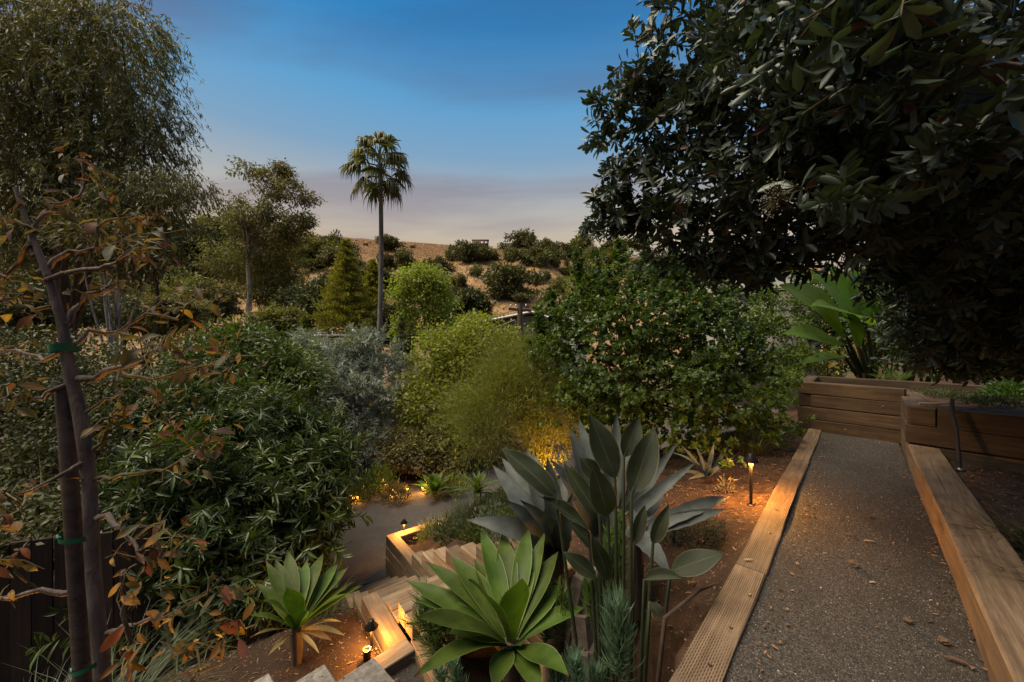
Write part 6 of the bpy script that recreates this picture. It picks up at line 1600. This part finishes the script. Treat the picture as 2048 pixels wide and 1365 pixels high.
# ---- sapling on a stake
SY = 1.38
def sp_(px, py, d=0): return np.array(P(px, py, SY+d))
g_s = on_ground(*sp_(214, 1400)[:2])
t = thing('staked_sapling', 'sparse young tree with drooping browning leaves tied to a stake at left', 'tree', g_s)
mb = MB()
tr = [np.array(g_s)-np.array([0, 0, .1]), np.array(g_s)*.5+sp_(206, 1365)*.5, sp_(206, 1365), sp_(187, 1150), sp_(178, 950), sp_(160, 830), sp_(138, 735), sp_(122, 640), sp_(99, 560), sp_(75, 500), sp_(52, 440), sp_(30, 375)]
mb.tube(tr, [.030, .028, .0235, .0215, .0205, .020, .018, .014, .012, .010, .008, .006], 10); mb.build('trunk', M['bark_sapling'], t, True)
BR = [  # (points, radius, depth drift)
 ([(130, 655), (152, 614), (198, 585), (225, 560)], .012, .12), ([(160, 756), (231, 740), (287, 720), (323, 697), (332, 672)], .013, -.15), ([(138, 693), (181, 667), (231, 664), (297, 627), (330, 600)], .010, .15),
 ([(83, 545), (125, 509), (185, 496), (231, 486), (255, 470)], .011, .1), ([(72, 515), (69, 466), (99, 410), (160, 395), (165, 320)], .012, .1), ([(95, 560), (198, 533), (231, 525), (270, 496), (300, 470)], .009, -.15),
 ([(189, 1035), (211, 1033), (241, 1056), (264, 1084), (283, 1118)], .013, -.1), ([(145, 1190), (75, 1186), (0, 1195), (-40, 1205)], .011, -.05), ([(203, 1273), (245, 1254), (328, 1233), (377, 1212), (415, 1190)], .009, -.12),
 ([(328, 1233), (338, 1210), (321, 1178)], .005, -.1), ([(257, 1380), (260, 1303), (253, 1227), (245, 1152), (272, 1129)], .009, -.15), ([(330, 1232), (336, 1295), (355, 1310), (380, 1290), (430, 1280)], .006, -.1),
 ([(180, 920), (132, 944), (57, 982), (10, 985)], .009, -.15), ([(187, 900), (207, 876), (230, 840), (250, 815)], .008, -.1), ([(145, 760), (80, 800), (40, 790), (0, 800)], .009, -.15), ([(138, 700), (90, 720), (30, 700), (-20, 705)], .009, .1),
 ([(110, 610), (70, 620), (40, 590), (0, 600)], .008, -.1), ([(66, 490), (40, 520), (10, 560), (-30, 570)], .009, .1), ([(182, 960), (250, 950), (330, 940), (400, 905), (420, 880)], .008, -.12), ([(160, 830), (210, 800), (260, 780), (300, 800), (340, 850)], .007, .12),
 ([(245, 1254), (270, 1290), (258, 1303)], .005, -.1), ([(264, 1084), (300, 1050), (330, 1048), (345, 1075)], .005, -.12), ([(57, 982), (40, 1020), (10, 1040)], .005, -.12), ([(185, 496), (210, 440), (260, 420), (300, 440)], .007, .05),
 ([(69, 466), (30, 440), (0, 450)], .008, -.05), ([(231, 740), (300, 760), (380, 745), (440, 720), (470, 740)], .007, -.1), ([(297, 627), (350, 640), (390, 600), (400, 570)], .006, .1), ([(231, 664), (300, 690), (400, 700), (450, 690)], .006, .05),
 ([(430, 1280), (460, 1260), (480, 1240)], .004, -.1), ([(75, 1186), (50, 1150), (20, 1130), (0, 1120)], .005, -.1), ([(380, 1290), (400, 1330), (380, 1365)], .005, -.1)]
rr = random.Random(17); LP = []
for pts, r, dd in BR:
    q = [sp_(x, y, dd*k/(len(pts)-1)) for k, (x, y) in enumerate(pts)]
    # resample for a crooked, natural line
    qq = []
    for a, b in zip(q[:-1], q[1:]):
        for k in range(3): qq.append(a+(b-a)*k/3+np.array([rr.gauss(0, .004), rr.gauss(0, .006), rr.gauss(0, .004)]))
    qq.append(q[-1]); n = len(qq)
    mb = MB(); mb.tube(qq, np.linspace(r, max(.0022, r*.3), n), 7); mb.build('branch', M['bark_sapling'] if r > .0085 else M['twig'], t, True)
    LP += [(qq[k], k/(n-1), r) for k in range(n//2, n)]; LP += [(qq[-1], 1, r)]*3
for k in range(300):
    p, u, r = rr.choice(LP)
    pet = p+np.array([rr.gauss(0, .035), rr.gauss(0, .04), rr.gauss(-.005, .03)])
    L = rr.uniform(.038, .078); hang = rr.uniform(.1, 1.3); az = rr.uniform(0, 6.283)
    d = unit(np.array([math.cos(az), math.sin(az)*.8, -hang])); e = pet+d*L
    m = rr.choices(['l_sapling', 'l_sapling_brown', 'l_sapling_yellow'], [.62, .2, .18])[0]
    o = blade('leaf', t, M[m], pet, e, L*rr.uniform(.30, .46), rr.uniform(-.05, .16), (rr.gauss(0, .6), -.6+rr.gauss(0, .5), 1), 'leaf', rr.uniform(.1, .7), 6, rr.uniform(-1.2, 1.2), .02)
    if k % 2 == 0:
        mb = MB(); mb.tube([p, (p+pet)/2+np.array([0, 0, .012]), pet], [.0022, .0018, .0014], 5); mb.build('leaf_stalk', M['twig'], t, True)
ep = np.array([q for q, u, r in LP]); rg = np.random.default_rng(5); n = 420
ii = rg.integers(len(ep), size=n); pp = ep[ii]+rg.normal(size=(n, 3))*np.array([.05, .07, .045])
kp = 682.5-F*(pp[:, 2]-EYE)/pp[:, 1] < 900; pp = pp[kp]; n = len(pp)
leaves('small_leaves', pp, rg.normal(size=(n, 3))*.7+np.array([0, 0, -.8]), rg.normal(size=(n, 3)), rg.uniform(.025, .06, n), rg.uniform(.008, .02, n), T_LEAF, M['l_saplit'], rg.random(n), t)
mb = MB()
for k in range(130):
    p, u, r = rr.choice(LP); q = p+np.array([rr.gauss(0, .06), rr.gauss(0, .06), rr.gauss(-.01, .05)])
    mb.tube([p, (p+q)/2+np.array([rr.gauss(0, .012), 0, rr.gauss(0, .012)]), q], [.0026, .002, .0012], 4, False)
mb.build('twigs', M['twig'], t)['kind'] = 'stuff'
st_ = thing('tree_stake', 'round brown wooden stake beside the sapling trunk', 'stake', on_ground(*sp_(172, 1400)[:2]))
mb = MB(); b = np.array(on_ground(*sp_(178, 1400, -.0)[:2])); mb.tube([b-np.array([0, 0, .2]), sp_(165, 1365), sp_(146, 1050), sp_(128, 790), sp_(126, 765)], [.026, .0245, .024, .0235, .023], 12); mb.build('pole', M['stake'], st_, True)
def tie(lb, px, py, w, h, slope):
    tt = thing('plant_tie', lb, 'tie', sp_(px, py))
    c = sp_(px, py); mb = MB(); n = 22
    rx, ry = w/F*SY/2, .045
    pts = [c+np.array([math.cos(a)*rx, math.sin(a)*ry, math.cos(a)*slope]) for a in np.linspace(0, 2*math.pi, n)]
    V = []; hh = h/F*SY/2
    for p in pts: V += [p+np.array([0, 0, hh]), p-np.array([0, 0, hh])]
    mb.add(V, [np.array([[2*i, 2*i+1, 2*i+3, 2*i+2] for i in range(n-1)])])
    mb.build('band', M['green_tie'], tt, True)
    mb = MB(); k = c+np.array([-rx, -.01, -slope]); mb.tube([k+np.array([-.012, 0, .006]), k+np.array([.0, -.008, 0]), k+np.array([.014, -.01, .003])], [.004, .007, .004], 6); mb.build('knot', M['green_tie'], tt, True)
tie('green tie band low on the stake and sapling', 182, 1327, 54, 9, .016)
tie('green tie band at mid height on the stake and sapling', 158, 1072, 60, 9, 0)
tie('green tie band high on the sapling trunk near the stake top', 131, 696, 36, 16, .004)
# ---- fallen leaves and scraps on the path
for i, (px, py, L, az, mt, lb) in enumerate(((1739, 1083, .085, -.25, 'straw', 'pale dry leaf lying on the gravel path'), (1700, 1070, .08, -.4, 'litter', 'brown dry leaf beside the pale one on the path'), (1497, 1120, .075, .1, 'straw', 'curled dry leaf on the left path timber'),
                                             (1870, 1112, .05, -.5, 'straw', 'small dry leaf at the foot of the right path wall'), (1745, 1165, .05, .1, 'straw', 'tiny tan leaf in the middle of the path'), (1650, 1107, .035, .0, 'straw', 'tiny pale scrap on the path near the left timber'),
                                             (1740, 1034, .09, -.05, 'litter', 'dark twig like leaf across the path'), (1553, 1019, .05, -.2, 'litter', 'dark leaf on the orange lit path timber'), (1862, 1201, .03, .2, 'straw', 'tiny dry scrap near the right wall'), (1640, 937, .05, .0, 'litter', 'dark leaf on the far part of the path'), (1915, 1322, .09, -.7, 'litter', 'thin dry leaf at the bottom right of the path'))):
    z = .038 if px in (1497, 1553) else .012
    c = PZ(px, py, z); d = np.array([math.cos(az), math.sin(az), 0])
    o = blade('fallen_leaf', None, M[mt], np.array(c)-d*L/2, np.array(c)+d*L/2, L*.26, .05, (0, 0, 1), 'leaf', .3, 7)
    at = o.data.attributes.new('rnd', 'FLOAT', 'POINT'); at.data.foreach_set('value', np.full(len(o.data.vertices), .8 if mt == 'straw' else .3, np.float32))
    tag(o, lb, 'leaf')
for i, (px, py, r, lb) in enumerate(((1707, 1130, .028, 'dark clod of soil in the middle of the gravel path'), (1817, 1244, .020, 'small dark clod near the right side of the path'), (1888, 1284, .022, 'round brown clod near the bottom of the path'))):
    c = PZ(px, py, .012); mb = MB(); rg = np.random.default_rng(i)
    bm = bmesh.new(); bmesh.ops.create_icosphere(bm, subdivisions=2, radius=r)
    for v in bm.verts: v.co = v.co*(1+rg.normal()*.18); v.co.z *= .7
    me = bpy.data.meshes.new('soil_clod'); bm.to_mesh(me); bm.free(); me.materials.append(M['clod'])
    o = bpy.data.objects.new('soil_clod', me); link(o); o.location = c+Vector((0, 0, r*.25)); tag(o, lb, 'clod')
for nm, lb, q_, sd in (('edge_litter', 'dry leaf bits gathered along the right side of the path', -.98, 41), ('edge_litter', 'dry leaf bits gathered along the left side of the path', -.24, 42)):
    litter(nm, lb, PE+U*-.4+NL*q_, U*6.4, NL*-.09, 150, sd, .004, (.012, .04))
litter('path_litter', 'scattered leaf bits over the gravel path', PE+U*-.4+NL*-.2, U*6.4, NL*-.8, 60, 43, .004, (.010, .032))
for k, (px, py, dx) in enumerate(((1500, 1190, 0), (1540, 1065, 0), (1462, 1255, 0), (1570, 985, 0), (1420, 1330, 0))):
    c = PZ(px, py, .0325); o_ = bpy.data.objects['path_edging']; mb = MB(); mb.lathe((c.x, c.y, .029), [(.009, 0), (.009, .003), (.004, .0035), (0, .002)], 10); mb.build('screw', M['metal'], o_, True)
o_ = bpy.data.objects['raised_bed']
for k, (d_, z_) in enumerate(((.06, .73), (.10, .30), (1.05, .52), (.62, .10))):
    p = A0+W*d_+U*-.002; mb = MB(); n_ = np.array([-U[0], -U[1], 0])
    mb.tube([np.array([p[0], p[1], z_]), np.array([p[0], p[1], z_])+n_*.006], .011, 8); mb.build('screw', M['steel'], o_, True)
# stone pieces beside the upper step wall
for i, (px, py, Y, s_, lb) in enumerate(((1135, 1155, 3.2, .15, 'tan flat stone behind the big agave'), (1170, 1160, 3.1, .11, 'grey flat stone next to the tan one'), (1180, 1255, 2.75, .13, 'tan stone low behind the yellow green plume'))):
    c = P(px, py, Y); c.z = max(c.z, float(ground_z(c.x, c.y))+.03)
    bm = bmesh.new(); bmesh.ops.create_cube(bm, size=1); bmesh.ops.bevel(bm, geom=bm.edges[:], offset=.16, segments=2, affect='EDGES')
    rg = np.random.default_rng(i+5)
    h_ = c.z-float(ground_z(c.x, c.y))+.10
    for v in bm.verts: v.co = Vector((v.co.x*s_*1.4, v.co.y*s_*1.1, v.co.z*h_))*(1+rg.normal()*.03)
    me = bpy.data.meshes.new('flat_stone'); bm.to_mesh(me); bm.free(); me.materials.append(M['stone'])
    o = bpy.data.objects.new('flat_stone', me); link(o); o.location = c-Vector((0, 0, h_*.5-.03)); o.rotation_euler = (.1, .15, .6+i); tag(o, lb, 'stone')

# ================================================================== LAMPS
def point(name, parent, loc, e, r=.015, col=(1, .43, .075)):
    d = bpy.data.lights.new(name, 'POINT'); d.energy = e; d.color = col; d.shadow_soft_size = r
    o = bpy.data.objects.new(name, d); link(o, parent); o.matrix_local = pmat(parent).inverted() @ Matrix.Translation(loc)
def path_light(lb, b, h, e):
    b = np.array(b, float); t = thing('path_light', lb, 'path light', tuple(b))
    mb = MB(); mb.lathe(b-np.array([0, 0, .12]), [(.014, 0), (.014, h+.02)], 12); mb.build('post', M['metal'], t, True)
    mb = MB(); mb.lathe(b-np.array([0, 0, .02]), [(0, 0), (.035, 0), (.035, .026), (.014, .03)], 14); mb.build('collar', M['metal'], t, True)
    mb = MB(); mb.lathe(b+np.array([0, 0, h-.10]), [(.016, 0), (.020, .004), (.020, .034), (.016, .038)], 12); mb.build('lens', M['lens'], t, True)
    mb = MB(); mb.lathe(b+np.array([0, 0, h]), [(0, -.06), (.022, -.06), (.026, -.055), (.066, -.062), (.068, -.057), (.030, -.012), (.028, .012), (.020, .018), (0, .019)], 22); mb.build('hat', M['metal'], t, True)
    # bulb: ring of small lights round the lens so that post and hat shape the pool
    for a in (0.4, 2.5, 4.6):
        point('bulb', t, (b[0]+math.cos(a)*.034, b[1]+math.sin(a)*.034, b[2]+h-.078), e/3, .008)
    return t
b = G(1502, 1011); path_light('bronze path light beside the gravel path casting an orange pool', on_ground(b.x, b.y), 100/F*b.y*1.0, 70.0)
b = P(743, 1312, 3.9); b.z = float(ground_z(b.x, b.y)); path_light('bronze path light beside the lower steps at bottom left', b, 1.5-(1243-682.5)/F*3.9-b.z, 42.0)
b = PZ(808, 1084, -2.26); path_light('bronze path light in the corner planter by the driveway', (b.x, b.y, -2.25), .40, 50.0)
def well_light(lb, b, h=.10, r=.034, lit=False, e=0):
    b = np.array(b, float); t = thing('well_light', lb, 'spotlight', tuple(b))
    mb = MB(); mb.lathe(b-np.array([0, 0, .05]), [(r*.8, 0), (r*.8, h+.04), (r, h+.045), (r, h+.06), (r*.62, h+.062), (r*.60, h+.05)], 16); mb.build('housing', M['black'], t, True)
    mb = MB(); mb.lathe(b+np.array([0, 0, h+.0125]), [(r*.62, 0), (r*.9, .001)], 16); mb.build('rim', M['brass'], t, True)
    mb = MB(); mb.lathe(b+np.array([0, 0, h]), [(r*.6, 0), (0, .002)], 16); mb.build('lens', M['lens_far'] if lit else M['glass'], t, True)
    return t
b = P(734, 1316, 3.8); b.z = float(ground_z(b.x, b.y)); well_light('short black well light beside the lower path light', b, .09, .045)
b = PZ(830, 1092, -2.25); well_light('short black well light in the corner planter', (b.x, b.y, -2.25), .13, .04)
b = G(1348, 1085); well_light('thin black irrigation riser beside the dusky mounds', on_ground(b.x, b.y), .20, .018)
def spot(parent, loc, tgt, e, ang, col=(1, .43, .08)):
    d = bpy.data.lights.new('beam', 'SPOT'); d.energy = e; d.color = col; d.spot_size = math.radians(ang); d.spot_blend = .6; d.shadow_soft_size = .03
    o = bpy.data.objects.new('beam', d); link(o, parent)
    v = Vector(tgt)-Vector(loc)
    m = v.to_track_quat('-Z', 'Y').to_matrix().to_4x4(); m.translation = Vector(loc); o.matrix_local = pmat(parent).inverted() @ m
b = on_ground(.62, 6.15); t = well_light('uplight at the foot of the wispy tree', b, .06, .04, True); spot(t, b+Vector((0, 0, .12)), b+Vector((.05, .35, 1.6)), 130, 95)
b = on_ground(-1.62, 1.62); t = well_light('uplight at the foot of the staked sapling', b, .06, .04, True); spot(t, b+Vector((0, 0, .12)), b+Vector((.0, -.2, 2.6)), 330, 85)
for i, (px, py, lb) in enumerate(((714, 985, 'faint driveway light half hidden in leaves'), (784, 972, 'left of the bright driveway lights across the drive'), (815, 970, 'middle driveway light, the brightest glow'), (845, 966, 'right driveway light below the agave'))):
    c = PZ(px, py, -2.62); gz = float(ground_z(c.x, c.y)); t = thing('drive_light', lb, 'driveway light', (c.x, c.y, gz))
    mb = MB(); mb.lathe((c.x, c.y, gz-.05), [(.016, 0), (.016, .20)], 8); mb.build('post', M['metal'], t, True)
    mb = MB(); mb.lathe((c.x, c.y, gz+.15), [(.018, 0), (.03, .02), (.03, .055), (0, .07)], 10); mb.build('lens', M['lens_far'], t, True)
    mb = MB(); mb.lathe((c.x, c.y, gz+.225), [(.065, 0), (.02, .035), (0, .038)], 12); mb.build('hat', M['metal'], t, True)
    point('bulb', t, (c.x, c.y-.05, gz+.17), 14.0 if i else 5.0, .02)
for i, (px, py, Y, lb) in enumerate(((1957, 719, 7.5, 'small orange light glowing through the dark canopy at right'), (1655, 713, 10.4, 'small orange light behind the banana-like plant'))):
    c = P(px, py, Y); gz = float(ground_z(c.x, c.y)); t = thing('garden_light', lb, 'garden light', (c.x, c.y, gz))
    mb = MB(); mb.lathe((c.x, c.y, gz-.05), [(.016, 0), (.016, c.z-gz+.05)], 8); mb.build('post', M['metal'], t, True)
    mb = MB(); mb.lathe(c, [(.02, 0), (.035, .03), (.03, .07), (0, .085)], 10); mb.build('lens', M['lens_far'], t, True)
    mb = MB(); mb.lathe(c+Vector((0, 0, .085)), [(.07, 0), (.02, .04), (0, .043)], 12); mb.build('hat', M['metal'], t, True)
    point('bulb', t, (c.x-.02, c.y-.07, c.z+.03), 12.0, .02)
